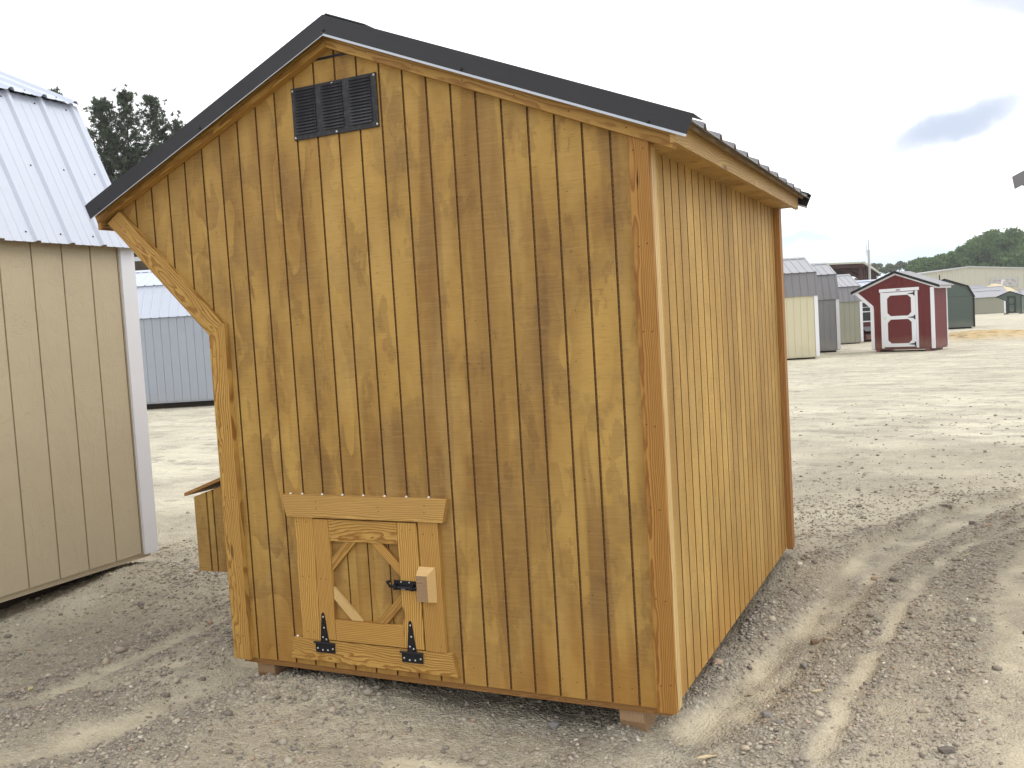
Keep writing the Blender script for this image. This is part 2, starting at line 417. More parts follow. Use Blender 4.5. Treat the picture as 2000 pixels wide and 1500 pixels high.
TRK = [  # wheel tracks: polyline, half width, depth
    ([(-0.5, -1.5), (-0.10, -0.35), (0.14, 0.5), (0.24, 1.42), (0.38, 2.16), (0.62, 3.27), (1.02, 4.4), (1.6, 5.4), (2.6, 6.4), (5, 8)], 0.115, 0.034),
    ([(0.02, 0.1), (0.15, 0.9), (0.27, 1.85), (0.42, 2.83), (0.72, 4.06), (1.4, 5.2)], 0.045, 0.012),
    ([(1.15, -1.5), (1.12, 0.24), (1.12, 1.18), (1.16, 2.33), (1.40, 3.6), (2.0, 5.0), (3.4, 6.4)], 0.13, 0.010),
    ([(-2.9, -2.0), (-2.80, -0.57), (-2.80, -0.02), (-2.79, 0.9), (-2.9, 2.4), (-3.2, 5.0), (-3.0, 8.0)], 0.075, 0.022),
    ([(-2.9, -1.7), (-2.50, -0.95), (-2.22, -0.57), (-2.12, -0.2), (-2.10, 0.25), (-2.3, 0.9)], 0.15, 0.030),
    ([(0.46, -0.6), (0.47, 0.1), (0.52, 0.8), (0.62, 1.8), (0.85, 3.0), (1.4, 4.2)], 0.04, 0.006),
]
PATCH = [(-2.47, 0.10, 0.16, 0.10), (-2.36, -0.10, 0.05, 0.20), (-2.20, 0.28, 0.20, 0.06), (-0.75, -0.42, 0.30, 0.10), (-0.05, -0.25, 0.10, 0.09)]
def track_terms(x, y):
    wob = (fbm(x * 1.3, y * 1.3, 3, 31) - 0.5) * 0.06 + (fbm(x * 9, y * 9, 3, 32) - 0.5) * 0.05
    hh = np.zeros(np.shape(x)); smooth = np.zeros(np.shape(x)); berm = np.zeros(np.shape(x))
    for P, w, dep in TRK:
        d = np.abs(dpoly(x, y, P) + wob)
        core = np.exp(-(d / w) ** 4); side = np.exp(-((d - w * 1.9) / (w * 0.75)) ** 2)
        brk = np.clip(fbm(x * 5, y * 5, 3, 44) * 2.2 - 0.5, 0, 1)
        hh = hh - dep * core * 0.6 + dep * 0.75 * side * brk
        smooth = np.maximum(smooth, core); berm = np.maximum(berm, side * brk)
    return hh, smooth, berm
def gheight(x, y):
    x = np.asarray(x, float); y = np.asarray(y, float)
    h, sm, be = track_terms(x, y)
    near = np.clip(1.6 - np.hypot(x + 0.5, y - 2) / 9.0, 0, 1)
    rough = 1 - 0.75 * sm
    h = h * near * 1.3
    h = h + (fbm(x * 0.7, y * 0.7, 3, 3) - 0.5) * 0.045 * near
    h = h + (fbm(x * 6, y * 6, 3, 5) - 0.5) * 0.030 * near * rough
    h = h + (fbm(x * 34, y * 34, 3, 8) - 0.5) * 0.014 * near * rough
    # soil banked round the wooden coop's skids and far right corner
    h = h + 0.030 * np.exp(-(((x + 0.1) / 0.35) ** 2 + ((y - 0.1) / 0.4) ** 2))
    h = h + 0.075 * np.exp(-(((x + 1.50) / 0.30) ** 2 + ((y - 0.02) / 0.22) ** 2))
    h = h + 0.035 * np.exp(-(((x + 1.85) / 0.22) ** 2 + ((y + 0.25) / 0.40) ** 2))
    h = h + 0.125 * np.exp(-(((x - 0.14) / 0.42) ** 2 + ((y - 2.75) / 0.75) ** 2))
    h = h + 0.10 * np.exp(-(((x + 3.75) / 0.35) ** 2 + ((y - 1.1) / 0.5) ** 2))
    h = h + 0.060 * np.exp(-((x + 4.0) / 0.33) ** 4) * np.clip((1.55 - y) / 0.3, 0, 1)
    # two shallow footprints scraped in clay, front left
    # loose sand bank by the green barn and gentle far undulation
    far = np.clip((np.hypot(x, y) - 14) / 20, 0, 1)
    h = h + far * ((fbm(x * 0.12, y * 0.12, 3, 12) - 0.5) * 0.05 - 0.035)
    bank = np.exp(-(((x - 1.6) / 2.6) ** 2 + ((y - 38.5) / 2.4) ** 2))
    h = h + bank * (0.16 + 0.26 * fbm(x * 1.3, y * 1.3, 4, 21) * 1.0)
    return h

# ------------------------------------------------------------------ ground
def axis(fine0, fine1, step, lo, hi, grow=1.045):
    a = list(np.arange(fine0, fine1, step)); s = step; p = a[-1]
    while p < hi: s *= grow; p += s; a.append(p)
    s = step; p = a[0]; b = []
    while p > lo: s *= grow; p -= s; b.append(p)
    return np.array(b[::-1] + a)
def build_ground():
    xs = axis(-4.2, 2.0, 0.0135, -420, 420, 1.04); ys = axis(-1.3, 3.4, 0.0125, -120, 520, 1.032)
    X, Y = np.meshgrid(xs, ys); Z = gheight(X, Y)
    ny, nx = X.shape
    me = bpy.data.meshes.new('ground')
    me.vertices.add(nx * ny); co = np.stack([X, Y, Z], -1).astype(np.float32).reshape(-1); me.vertices.foreach_set('co', co)
    idx = np.arange(nx * ny).reshape(ny, nx)
    q = np.stack([idx[:-1, :-1], idx[:-1, 1:], idx[1:, 1:], idx[1:, :-1]], -1).reshape(-1, 4)
    me.loops.add(q.size); me.loops.foreach_set('vertex_index', q.reshape(-1).astype(np.int32))
    me.polygons.add(len(q)); me.polygons.foreach_set('loop_start', np.arange(0, q.size, 4, dtype=np.int32))
    me.polygons.foreach_set('loop_total', np.full(len(q), 4, np.int32))
    me.polygons.foreach_set('use_smooth', np.ones(len(q), bool))
    me.update(calc_edges=True)
    hh, sm, be = track_terms(X, Y)
    clay = np.clip(fbm(X * 0.9, Y * 0.9, 4, 60) * 2.6 - 0.95, 0, 1)
    clay = np.maximum(clay * 0.6, sm * np.clip(fbm(X * 4, Y * 4, 4, 61) * 1.9 - 0.35, 0, 1) * 0.85)
    for cx, cy, sx, sy in PATCH:
        clay = np.maximum(clay, 1.2 * np.exp(-((((X - cx) / sx) ** 2 + ((Y - cy) / sy) ** 2)) ** 1.5) * np.clip(fbm(X * 11, Y * 11, 3, 70) * 2.0, 0, 1))
    d = np.hypot(X - 0.9, Y + 3.1)
    # gravel near the coops, packed pale clay further out
    pack = np.clip((d - 5.0 + (fbm(X * 0.7, Y * 0.7, 4, 80) - 0.5) * 9) / 8.0, 0, 1)
    heap = np.exp(-(((X - 1.6) / 3.2) ** 2 + ((Y - 38.5) / 2.9) ** 2))
    a = np.stack([np.clip(clay, 0, 1), pack, np.clip(heap * 1.5 * (0.4 + fbm(X * .8, Y * .8, 3, 90)), 0, 1), np.clip(be, 0, 1)], -1).astype(np.float32)
    at = me.color_attributes.new('soil', 'FLOAT_COLOR', 'POINT'); at.data.foreach_set('color', a.reshape(-1))
    o = bpy.data.objects.new('ground', me); COL.objects.link(o); o['kind'] = 'structure'
    s = NB('gravel_yard', 0.92); s.b.inputs['Specular IOR Level'].default_value = 0.15
    A = s.n('ShaderNodeAttribute', attribute_name='soil')
    sp = s.n('ShaderNodeSeparateColor', ins={0: A.outputs['Color']})
    v = s.coord('Object')
    def cells(sc_, seed):
        n = s.n('ShaderNodeTexVoronoi', ins={'Vector': s.n('ShaderNodeVectorMath', operation='ADD', ins={0: v, 1: (seed, seed * 2, 0)}).outputs[0], 'Scale': sc_, 'Randomness': 1.0})
        return n
    c1 = cells(70, 0); c2 = cells(150, 3.3); c3 = cells(28, 7.7)
    hue = s.ramp(s.n('ShaderNodeSeparateColor', ins={0: c1.outputs['Color']}).outputs[0],
                 [(0.0, (0.135, 0.115, 0.10)), (0.3, (0.28, 0.245, 0.205)), (0.55, (0.40, 0.35, 0.29)), (0.75, (0.30, 0.26, 0.215)), (0.9, (0.50, 0.45, 0.36)), (1.0, (0.75, 0.71, 0.62))])
    hue2 = s.ramp(s.n('ShaderNodeSeparateColor', ins={0: c2.outputs['Color']}).outputs[1],
                  [(0.0, (0.18, 0.155, 0.12)), (0.5, (0.32, 0.28, 0.215)), (1.0, (0.48, 0.43, 0.33))])
    gr = s.mixc(0.5, hue, hue2)
    dirt = s.ramp(s.noise(v, 2.2, 6, 0.7), [(0.3, (0.31, 0.275, 0.205)), (0.5, (0.45, 0.40, 0.30)), (0.7, (0.54, 0.49, 0.36))])
    clayc = s.ramp(s.noise(v, 5, 5, 0.65), [(0.3, (0.50, 0.44, 0.31)), (0.7, (0.66, 0.59, 0.43))])
    c = s.mixc(s.mr(s.noise(v, 9, 5, 0.7), 0.40, 0.62, 0.15, 0.75), gr, dirt)
    c = s.mixc(s.math('MULTIPLY', sp.outputs[0], 0.85), c, clayc)
    c = s.mixc(s.math('MULTIPLY', A.outputs['Alpha'], 0.75), c, s.mixc(0.45, hue, (0.19, 0.17, 0.15)))  # berms darker: grey rubble, with ridge shadow painted into the colour
    # pale packed yard with streaks of darker gravel along the driving direction
    st = s.noise(s.n('ShaderNodeMapping', ins={'Vector': v, 'Scale': (1.0, 2.6, 1), 'Rotation': (0, 0, 0.45)}).outputs[0], 0.9, 8, 0.72, 0.4)
    yard = s.ramp(st, [(0.34, (0.40, 0.36, 0.29)), (0.47, (0.55, 0.51, 0.40)), (0.60, (0.66, 0.62, 0.475)), (0.75, (0.60, 0.54, 0.39))])
    sp2 = s.n('ShaderNodeSeparateColor', ins={0: cells(9, 5.5).outputs['Color']}).outputs[0]
    yard = s.mixc(s.mr(sp2, 0.86, 1.0, 0.0, 0.55), yard, (0.22, 0.19, 0.16))
    yard = s.mixc(s.mr(s.noise(v, 34, 4, 0.75), 0.52, 0.68, 0.0, 0.55), yard, (0.25, 0.215, 0.175))
    c = s.mixc(sp.outputs[1], c, yard)
    c = s.mixc(sp.outputs[2], c, s.ramp(s.noise(v, 3.0, 6, 0.7), [(0.35, (0.20, 0.13, 0.07)), (0.47, (0.50, 0.36, 0.17)), (0.7, (0.60, 0.46, 0.25))]))
    c = s.mixc(s.mr(s.noise(v, 700, 2), 0.35, 0.65, 0.0, 0.2), c, (0.18, 0.15, 0.12))
    c = s.n('ShaderNodeHueSaturation', ins={'Saturation': 0.97, 'Value': 1.14, 'Color': c}).outputs[0]
    s.col(c)
    inv = lambda n: s.math('SUBTRACT', 1.0, n.outputs['Distance'])
    rocky = s.math('SUBTRACT', 1.0, s.math('MULTIPLY', sp.outputs[0], 0.75))
    h = s.math('ADD', s.math('MULTIPLY', inv(c1), 0.9), s.math('MULTIPLY', inv(c2), 0.45))
    h = s.math('ADD', h, s.math('MULTIPLY', s.noise(v, 24, 5, 0.7), 1.3))
    h = s.math('MULTIPLY', h, rocky)
    s.bump(h, 1.0, 0.016)
    me.materials.append(s.m)
build_ground()

# loose crushed stone: nobody could count it
def ico():
    t = (1 + 5 ** 0.5) / 2
    v = np.array([(-1, t, 0), (1, t, 0), (-1, -t, 0), (1, -t, 0), (0, -1, t), (0, 1, t), (0, -1, -t), (0, 1, -t), (t, 0, -1), (t, 0, 1), (-t, 0, -1), (-t, 0, 1)], float)
    f = np.array([(0, 11, 5), (0, 5, 1), (0, 1, 7), (0, 7, 10), (0, 10, 11), (1, 5, 9), (5, 11, 4), (11, 10, 2), (10, 7, 6), (7, 1, 8), (3, 9, 4), (3, 4, 2), (3, 2, 6), (3, 6, 8), (3, 8, 9), (4, 9, 5), (2, 4, 11), (6, 2, 10), (8, 6, 7), (9, 8, 1)])
    return v / np.linalg.norm(v[0]), f
def mat_stone(name, use_attr=True):
    s = NB(name, 0.9); v = s.coord('Object')
    r = s.n('ShaderNodeAttribute', attribute_name='tone').outputs['Fac'] if use_attr else s.n('ShaderNodeObjectInfo').outputs['Random']
    c = s.ramp(r, [(0.0, (0.15, 0.13, 0.115)), (0.25, (0.27, 0.24, 0.205)), (0.5, (0.42, 0.37, 0.30)), (0.72, (0.33, 0.285, 0.24)), (0.86, (0.54, 0.49, 0.38)), (0.96, (0.42, 0.29, 0.21)), (1.0, (0.78, 0.74, 0.65))])
    c = s.mixc(s.mr(s.noise(v, 160, 4, 0.7), 0.35, 0.7, 0, 0.5), c, (0.42, 0.375, 0.29))
    s.col(c); s.bump(s.noise(v, 260, 3), 0.4, 0.003)
    return s.m
def stones(n_try, name, smin, smax, xr, yr, seed, power=2.6):
    g = np.random.default_rng(seed)
    x = g.uniform(*xr, n_try); y = g.uniform(*yr, n_try)
    hh, sm, be = track_terms(x, y)
    pr = 0.20 + 0.9 * be + 0.7 * np.clip(fbm(x * 1.4, y * 1.4, 4, 201) * 3 - 1.55, 0, 1)
    pr = pr * (1 - 0.92 * sm)
    pr = pr + 1.2 * np.exp(-(((x + 1.52) / 0.28) ** 2 + ((y + 0.03) / 0.22) ** 2)) + 0.8 * np.exp(-(((x + 1.95) / 0.16) ** 2 + ((y + 0.42) / 0.4) ** 2))
    pr = pr + 0.8 * np.exp(-(((x + 3.55) / 0.18) ** 2 + ((y - 1.35) / 0.4) ** 2))
    pr = pr * np.clip(1.25 - (np.hypot(x - 0.9, y + 3.1) - 4.5) / (yr[1] - 0.5), 0, 1) ** 1.6
    keep = g.random(n_try) < pr
    inside = (x > -1.9) & (x < -0.05) & (y > 0.5) & (y < 2.4)
    keep &= ~inside
    x = x[keep]; y = y[keep]; n = len(x)
    s = smin + (smax - smin) * g.random(n) ** power
    V, F = ico()
    sc = np.stack([s * g.uniform(0.75, 1.4, n), s * g.uniform(0.6, 1.1, n), s * g.uniform(0.35, 0.75, n)], -1)
    P = V[None] * (1 + g.uniform(-0.26, 0.26, (n, 12, 1))) * sc[:, None, :]
    a = g.uniform(0, 2 * np.pi, n); tl = g.normal(0, 0.35, n)
    cx, sx = np.cos(tl)[:, None], np.sin(tl)[:, None]
    py = P[..., 1] * cx - P[..., 2] * sx; pz = P[..., 1] * sx + P[..., 2] * cx
    ca, sa = np.cos(a)[:, None], np.sin(a)[:, None]
    X = P[..., 0] * ca - py * sa + x[:, None]; Y = P[..., 0] * sa + py * ca + y[:, None]
    Z = pz + (gheight(x, y) + sc[:, 2] * g.uniform(0.0, 0.55, n))[:, None]
    co = np.stack([X, Y, Z], -1).reshape(-1).astype(np.float32)
    Fi = (F[None] + (np.arange(n) * 12)[:, None, None]).reshape(-1).astype(np.int32)
    me = bpy.data.meshes.new(name); me.vertices.add(n * 12); me.vertices.foreach_set('co', co)
    me.loops.add(len(Fi)); me.loops.foreach_set('vertex_index', Fi)
    me.polygons.add(len(Fi) // 3); me.polygons.foreach_set('loop_start', np.arange(0, len(Fi), 3, dtype=np.int32))
    me.polygons.foreach_set('loop_total', np.full(len(Fi) // 3, 3, np.int32))
    me.update(calc_edges=True)
    at = me.attributes.new('tone', 'FLOAT', 'POINT'); at.data.foreach_set('value', np.repeat(g.random(n), 12).astype(np.float32))
    me.materials.append(STONE)
    o = bpy.data.objects.new(name, me); COL.objects.link(o); return o, n
STONE = mat_stone('crushed_stone')
o, n1 = stones(210000, 'gravel', 0.003, 0.012, (-4.6, 2.4), (-1.3, 6.0), 5, 1.9)
tag(o, 'loose grey and tan crushed gravel strewn between the wheel tracks', 'gravel', kind='stuff')
o, n2 = stones(26000, 'coarse_gravel', 0.008, 0.026, (-5.5, 6.5), (-1.2, 13.0), 9, 3.6)
tag(o, 'coarser grey crushed stones along the wheel track ridges', 'gravel', kind='stuff')

# single larger stones and splinters one can pick out
def stone(x, y, size, flat, label, tone, group=None, seed=0):
    g = random.Random(seed); b = bmesh.new(); bmesh.ops.create_icosphere(b, subdivisions=1 if size < 0.04 else 2, radius=1)
    for vv in b.verts:
        k = 1 + g.uniform(-0.24, 0.2); vv.co = Vector((vv.co.x * size * k * 1.25, vv.co.y * size * k * 0.85, vv.co.z * size * flat * k))
        vv.co.z = min(vv.co.z, size * flat * 0.72)
    me = bpy.data.meshes.new('stone'); b.to_mesh(me); b.free()
    me.materials.append(tone)
    o = bpy.data.objects.new('stone', me); COL.objects.link(o)
    o.location = (x, y, float(gheight(x, y)) + size * flat * 0.35); o.rotation_euler = (g.uniform(-.2, .2), g.uniform(-.2, .2), g.uniform(0, 3))
    return tag(o, label, 'stone', group)
CHIP = mat_lumber('splinter_wood', (0.66, 0.57, 0.38), (0.50, 0.38, 0.20), 300, 0.6)
S_Y = mat_plain('yellow_stone', (0.55, 0.47, 0.27), 0.9, var=0.25, scale=80)
S_G = mat_plain('slate_stone', (0.23, 0.215, 0.205), 0.85, var=0.3, scale=90)
S_B = mat_plain('brown_stone', (0.19, 0.13, 0.08), 0.9, var=0.3, scale=90)
S_D = mat_plain('dark_stone', (0.155, 0.135, 0.115), 0.9, var=0.3, scale=90)
S_T = mat_plain('tan_stone', (0.38, 0.32, 0.23), 0.9, var=0.3, scale=90)
exec_stones = [
    ((-2.905, -0.33), 0.018, 0.7, 'yellow pebble at the left edge of the yard beside the wheel track', S_Y),
    ((-2.745, -0.25), 0.018, 0.6, 'tan pebble on the pale track right of the yellow pebble', S_T),
    ((-2.695, -0.62), 0.045, 0.35, 'flat purple-grey slate piece at the lower left edge', S_G),
    ((-2.30, 1.60), 0.030, 0.8, 'brown stone on the ground under the nest box', S_B),
    ((0.30, 1.28), 0.034, 0.7, 'brown angular rock on the ridge right of the coop wall', S_B),
    ((0.355, 1.30), 0.030, 0.6, 'tan angular rock touching the brown rock on the ridge', S_T),
    ((0.295, 0.96), 0.026, 0.8, 'grey rock below the brown and tan pair on the ridge', S_G),
    ((0.255, 0.35), 0.032, 0.6, 'round grey cobble between the tracks, right of the coop corner', S_G),
    ((0.305, 0.29), 0.026, 0.5, 'smaller grey cobble beside the round grey cobble', S_G),
    ((0.86, 0.28), 0.034, 0.7, 'dark grey rock beside the right-hand wheel track', S_D),
    ((0.72, -0.04), 0.028, 0.8, 'tan rock with a dark side near the bottom right', S_T),
    ((0.135, 0.64), 0.022, 0.5, 'pale oblong stone near the foot of the right wall', S_T),
    ((-0.47, 0.02), 0.028, 0.9, 'dark stone under the front edge of the coop', S_G),
    ((0.58, 2.20), 0.030, 0.8, 'dark stone on the gravel strip right of the coop', S_D),
    ((0.98, 3.9), 0.034, 0.8, 'dark stone further up the yard past the coop corner', S_D),
]
for i, ((x, y), sz, fl, lb, mt) in enumerate(exec_stones): stone(x, y, sz * 0.8, fl, lb, mt, seed=i + 3)
def splinter(x, y, L, w, rz, label):
    b = MB(); z = float(gheight(x, y)) + 0.010
    b.prism([(-L / 2, 0, 0), (-L * .2, -w * .5, 0), (L * .38, -w * .4, 0), (L / 2, w * .1, 0), (L * .3, w * .5, 0), (-L * .3, w * .35, 0)], (0, 0, 0.004))
    o = b.build('wood_splinter', CHIP); o.location = (x, y, z); o.rotation_euler = (0.05, 0.03, rz)
    tag(o, label, 'wood splinter')
splinter(0.135, -0.085, 0.085, 0.016, 0.75, 'broad pale wood splinter on gravel below the coop corner')
splinter(0.355, -0.11, 0.085, 0.010, 0.85, 'thin yellow wood splinter right of the broad one, at the bottom')
splinter(0.395, 0.62, 0.05, 0.010, 0.6, 'short pale wood splinter in the middle of the right-hand gravel')
splinter(0.93, 2.95, 0.10, 0.012, 1.1, 'pale wood chip far up the right-hand track')
splinter(0.01, 0.02, 0.012, 0.006, 0.2, 'tiny wood chip beside the right front skid')

# ------------------------------------------------------------------ the wooden coop
def W3(x, y, z): return Vector((x * IN, y * IN, (z + 6) * IN))
def build_coop():
    root = empty('chicken_coop', (0, 0, 0), 0, 'amber-stained wooden chicken coop with slanted left overhang in the foreground', 'chicken coop')
    AX, AZ, SL = -49.3, 100.2, 0.421      # apex of the rake boards, slope
    def roofz(x): return AZ - SL * abs(x - AX)
    XL, XE = -77.0, -98.5
    topf = lambda x: roofz(x) - 0.6
    def botf(x):
        if x > XL: return 0.0
        return 56.0 + (XL - x) * 1.0
    GO = -0.8
    g = [GO - 4 * k for k in range(0, 25)]
    edges = [0.0] + g + [-98.0]
    # front boards: each strip of the grooved sheet
    d = 0.24
    for i in range(len(edges) - 1):
        x1, x0 = edges[i] - (0.17 if i else 0), edges[i + 1] + 0.17
        if x1 - x0 < 0.5 or topf(x0) - botf(x0) < 0.4: continue
        b = MB()
        brk = [AX, XL]
        P = strip_poly(x0, x1, botf, topf, brk)
        P = [(x, min(max(z, botf(x)), 200)) for x, z in P]
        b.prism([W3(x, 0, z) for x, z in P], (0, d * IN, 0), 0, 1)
        b.build('siding_board', [MAT['ply'], MAT['groove']], root)  # board edges take the dark groove colour: stain plus painted-in shade
    b = MB()
    P = strip_poly(-98.4, 0.0, lambda x: botf(x) + 0.2, lambda x: topf(x) - 0.1, [AX, XL])
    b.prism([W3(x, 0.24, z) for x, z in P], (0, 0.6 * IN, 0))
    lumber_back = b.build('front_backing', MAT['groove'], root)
    # right wall boards (outer face x = 0)
    topz = 77.6
    ed = [0.0] + [3.76 + 4 * k for k in range(23)] + [96.0]
    for i in range(len(ed) - 1):
        y0, y1 = ed[i] + (0.19 if i else 0.95), ed[i + 1] - 0.19
        if y1 - y0 < 0.5: continue
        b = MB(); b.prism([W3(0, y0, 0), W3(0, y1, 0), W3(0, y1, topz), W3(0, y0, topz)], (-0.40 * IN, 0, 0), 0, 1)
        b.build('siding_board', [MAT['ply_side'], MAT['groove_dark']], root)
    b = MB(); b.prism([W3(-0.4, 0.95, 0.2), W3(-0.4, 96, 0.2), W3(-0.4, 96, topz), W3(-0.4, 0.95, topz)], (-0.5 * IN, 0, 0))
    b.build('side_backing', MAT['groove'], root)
    # left wall, rear wall, floor
    b = MB(); b.prism([W3(XL, 0.95, 0), W3(XL, 96, 0), W3(XL, 96, 56), W3(XL, 0.95, 56)], (0.6 * IN, 0, 0))
    b.prism([W3(XL, 0.95, 56), W3(XL, 96, 56), W3(-97.5, 96, 76.6), W3(-97.5, 0.95, 76.6)], (0.5 * IN, 0, 0.5 * IN))
    b.build('left_wall', MAT['ply'], root)
    b = MB(); P = strip_poly(-98.0, 0.0, botf, topf, [AX, XL]); b.prism([W3(x, 96, z) for x, z in P], (0, 0.6 * IN, 0))
    b.build('rear_wall', MAT['ply'], root)
    b = MB(); b.prism([W3(-76, 1.2, 0.6), W3(-0.9, 1.2, 0.6), W3(-0.9, 95.5, 0.6), W3(-76, 95.5, 0.6)], (0, 0, 0.6 * IN)); b.build('floor_deck', MAT['dark'], root)
    # rim joists showing below the siding
    b = MB(); b.box(W3(-76.6, 0.35, -1.05), W3(-0.35, 1.8, 0.5)); 
    lumber('rim_joist', W3(-76.4, 0.35, -1.05), W3(-0.4, 0.35, -1.05), (0, 0, 1), 1.6 * IN, (0, 1, 0), 1.4 * IN, MAT['lumber_rim'], root)
    lumber('rim_joist', W3(-0.45, 1.8, -0.5), W3(-0.45, 95.8, -0.5), (0, 0, 1), 1.2 * IN, (-1, 0, 0), 1.4 * IN, MAT['lumber_rim'], root)
    lumber('rim_joist', W3(-76.4, 1.8, -0.5), W3(-76.4, 95.8, -0.5), (0, 0, 1), 1.2 * IN, (1, 0, 0), 1.4 * IN, MAT['lumber_rim'], root)
    # skids with bevelled noses
    for x0, x1, zt in ((-8.3, -4.6, -1.05), (-74.2, -70.5, -1.05)):
        b = MB(); xm = x1 - x0
        prof = [(0.9, zt), (0.9, zt - 1.75), (2.0, zt - 3.6), (94, zt - 3.6), (95, zt - 1.7), (95, zt)]
        P = [((y - 0.9) * IN, (z - zt) * IN, 0) for y, z in prof]
        b.prism(P, (0, 0, xm * IN))
        mm = Matrix(((0, 0, 1, 0), (1, 0, 0, 0), (0, 1, 0, 0), (0, 0, 0, 1))); mm.translation = W3(x0, 0.9, zt)
        b.build('skid', MAT['skid'], root, mm, 0.003)
    for x0 in (-41.0,):
        b = MB(); b.box(W3(x0, 26, -4.6), W3(x0 + 3.6, 94, -1.05)); b.build('skid', MAT['skid'], root)
    # corner and edge trims
    lumber('corner_trim', W3(-2.05, -0.0, -0.15), W3(-2.05, 0, 79.0), (1, 0, 0), 2.80 * IN, (0, -1, 0), 1.0 * IN, MAT['lumber_dark'], root)
    lumber('corner_trim', W3(0.02, 0.02, -0.1), W3(0.02, 0.02, 77.4), (0, 1, 0), 2.0 * IN, (1, 0, 0), 0.72 * IN, MAT['lumber_pale'], root)
    lumber('corner_trim', W3(0.02, 94.1, -0.3), W3(0.02, 94.1, 77.0), (0, 1, 0), 3.0 * IN, (1, 0, 0), 1.25 * IN, MAT['lumber_dark2'], root)
    lumber('corner_trim', W3(-77.45, 0, -0.1), W3(-77.45, 0, 56.0), (1, 0, 0), 3.5 * IN, (0, -1, 0), 1.05 * IN, MAT['lumber'], root, 0, 1.5 * IN)
    lumber('corner_trim', W3(-77.5, 0.0, 55.75), W3(-98.9, 0, 76.6), (1, 0, 1), 3.35 * IN, (0, -1, 0), 1.05 * IN, MAT['lumber'], root, -1.4 * IN, -0.9 * IN)
    # rake boards
    hb = 1.85
    for (xa, xb) in ((AX, -100.8), (AX, 4.1)):
        za, zb = roofz(xa) - hb, roofz(xb) - hb
        L = 1 if xb > xa else -1
        lumber('rake_board', W3(xa + L * 0.02, -0.0, za), W3(xb, 0, zb), (0, 0, 1), 3.3 * IN, (0, -1, 0), 1.5 * IN, MAT['lumber_mid'], root, -3.3 * IN * SL if L > 0 else -3.3 * IN * SL, -0.0)
    # eave fascias and soffits
    lumber('fascia_board', W3(4.15, -2.7, 76.35), W3(4.15, 98, 76.35), (0, 0, 1), 3.7 * IN, (1, 0, 0), 0.75 * IN, MAT['fascia'], root)
    lumber('fascia_board', W3(-100.9, -1.4, 75.6), W3(-100.9, 98, 75.6), (0, 0, 1), 2.8 * IN, (1, 0, 0), 0.75 * IN, MAT['lumber_mid'], root)
    for k in range(4):
        y0 = 0.0 + k * 24.2
        b = MB(); b.prism([W3(0.0, y0, 76.75), W3(4.15, y0, 76.75), W3(4.15, y0 + 24.1, 76.75), W3(0.0, y0 + 24.1, 76.75)], (0, 0, 0.35 * IN)); b.build('soffit_board', MAT['ply_side'], root)
    b = MB(); b.prism([W3(-100.1, -1, 75.8), W3(-97.2, -1, 75.8), W3(-97.2, 97, 75.8), W3(-100.1, 97, 75.8)], (0, 0, 0.3 * IN)); b.build('soffit_board', MAT['groove'], root)
    # roof deck and metal
    RA = 102.7
    for sg, xe in ((1, 6.0), (-1, -101.2)):
        b = MB(); ze = RA - SL * abs(xe - AX)
        b.prism([W3(AX, -1.8, RA - 0.8), W3(xe, -1.8, ze - 0.8), W3(xe, -1.8, ze - 0.25), W3(AX, -1.8, RA - 0.25)], (0, 99.8 * IN, 0))
        b.build('roof_deck', MAT['deck'], root)
    Cs = math.sqrt(1 + SL * SL)
    for sg, xe in ((1, 7.1), (-1, -102.2)):
        ze = RA - SL * abs(xe - AX)
        for p in range(3):
            y0 = -2.2 + p * 34.4; y1 = min(y0 + 35.4, 100.3)
            prof = [(y0, 0)]
            for k in range(-1, 12):
                c = 4.4 + 9.25 * k
                if c - 1.0 > y0 and c + 1.0 < y1: prof += [(c - 0.95, 0), (c - 0.45, 0.78), (c + 0.45, 0.78), (c + 0.95, 0)]
            prof.append((y1, 0))
            lift = 0.05 * (p % 2)
            pts = [(y, z + lift) for y, z in prof] + [(y, z + lift - 0.12) for y, z in prof[::-1]]
            b = MB()
            b.prism([W3(xe, y, ze + z - 0.1) for y, z in pts], W3(AX, 0, RA) - W3(xe, 0, ze))
            b.build('roof_panel', MAT['blackmetal'] if sg < 0 else MAT['roofgrey'], root)  # right slope panels take a lighter grey than the left
    b = MB()
    for sg in (1, -1):
        xe = AX + sg * 7
        b.prism([W3(AX, -0.6, RA + 0.95), W3(xe, -0.6, RA + 0.95 - SL * 7), W3(xe, -0.6, RA + 0.75 - SL * 7), W3(AX, -0.6, RA + 0.75)], (0, 101 * IN, 0))
    b.build('ridge_cap', MAT['blackmetal'], root)
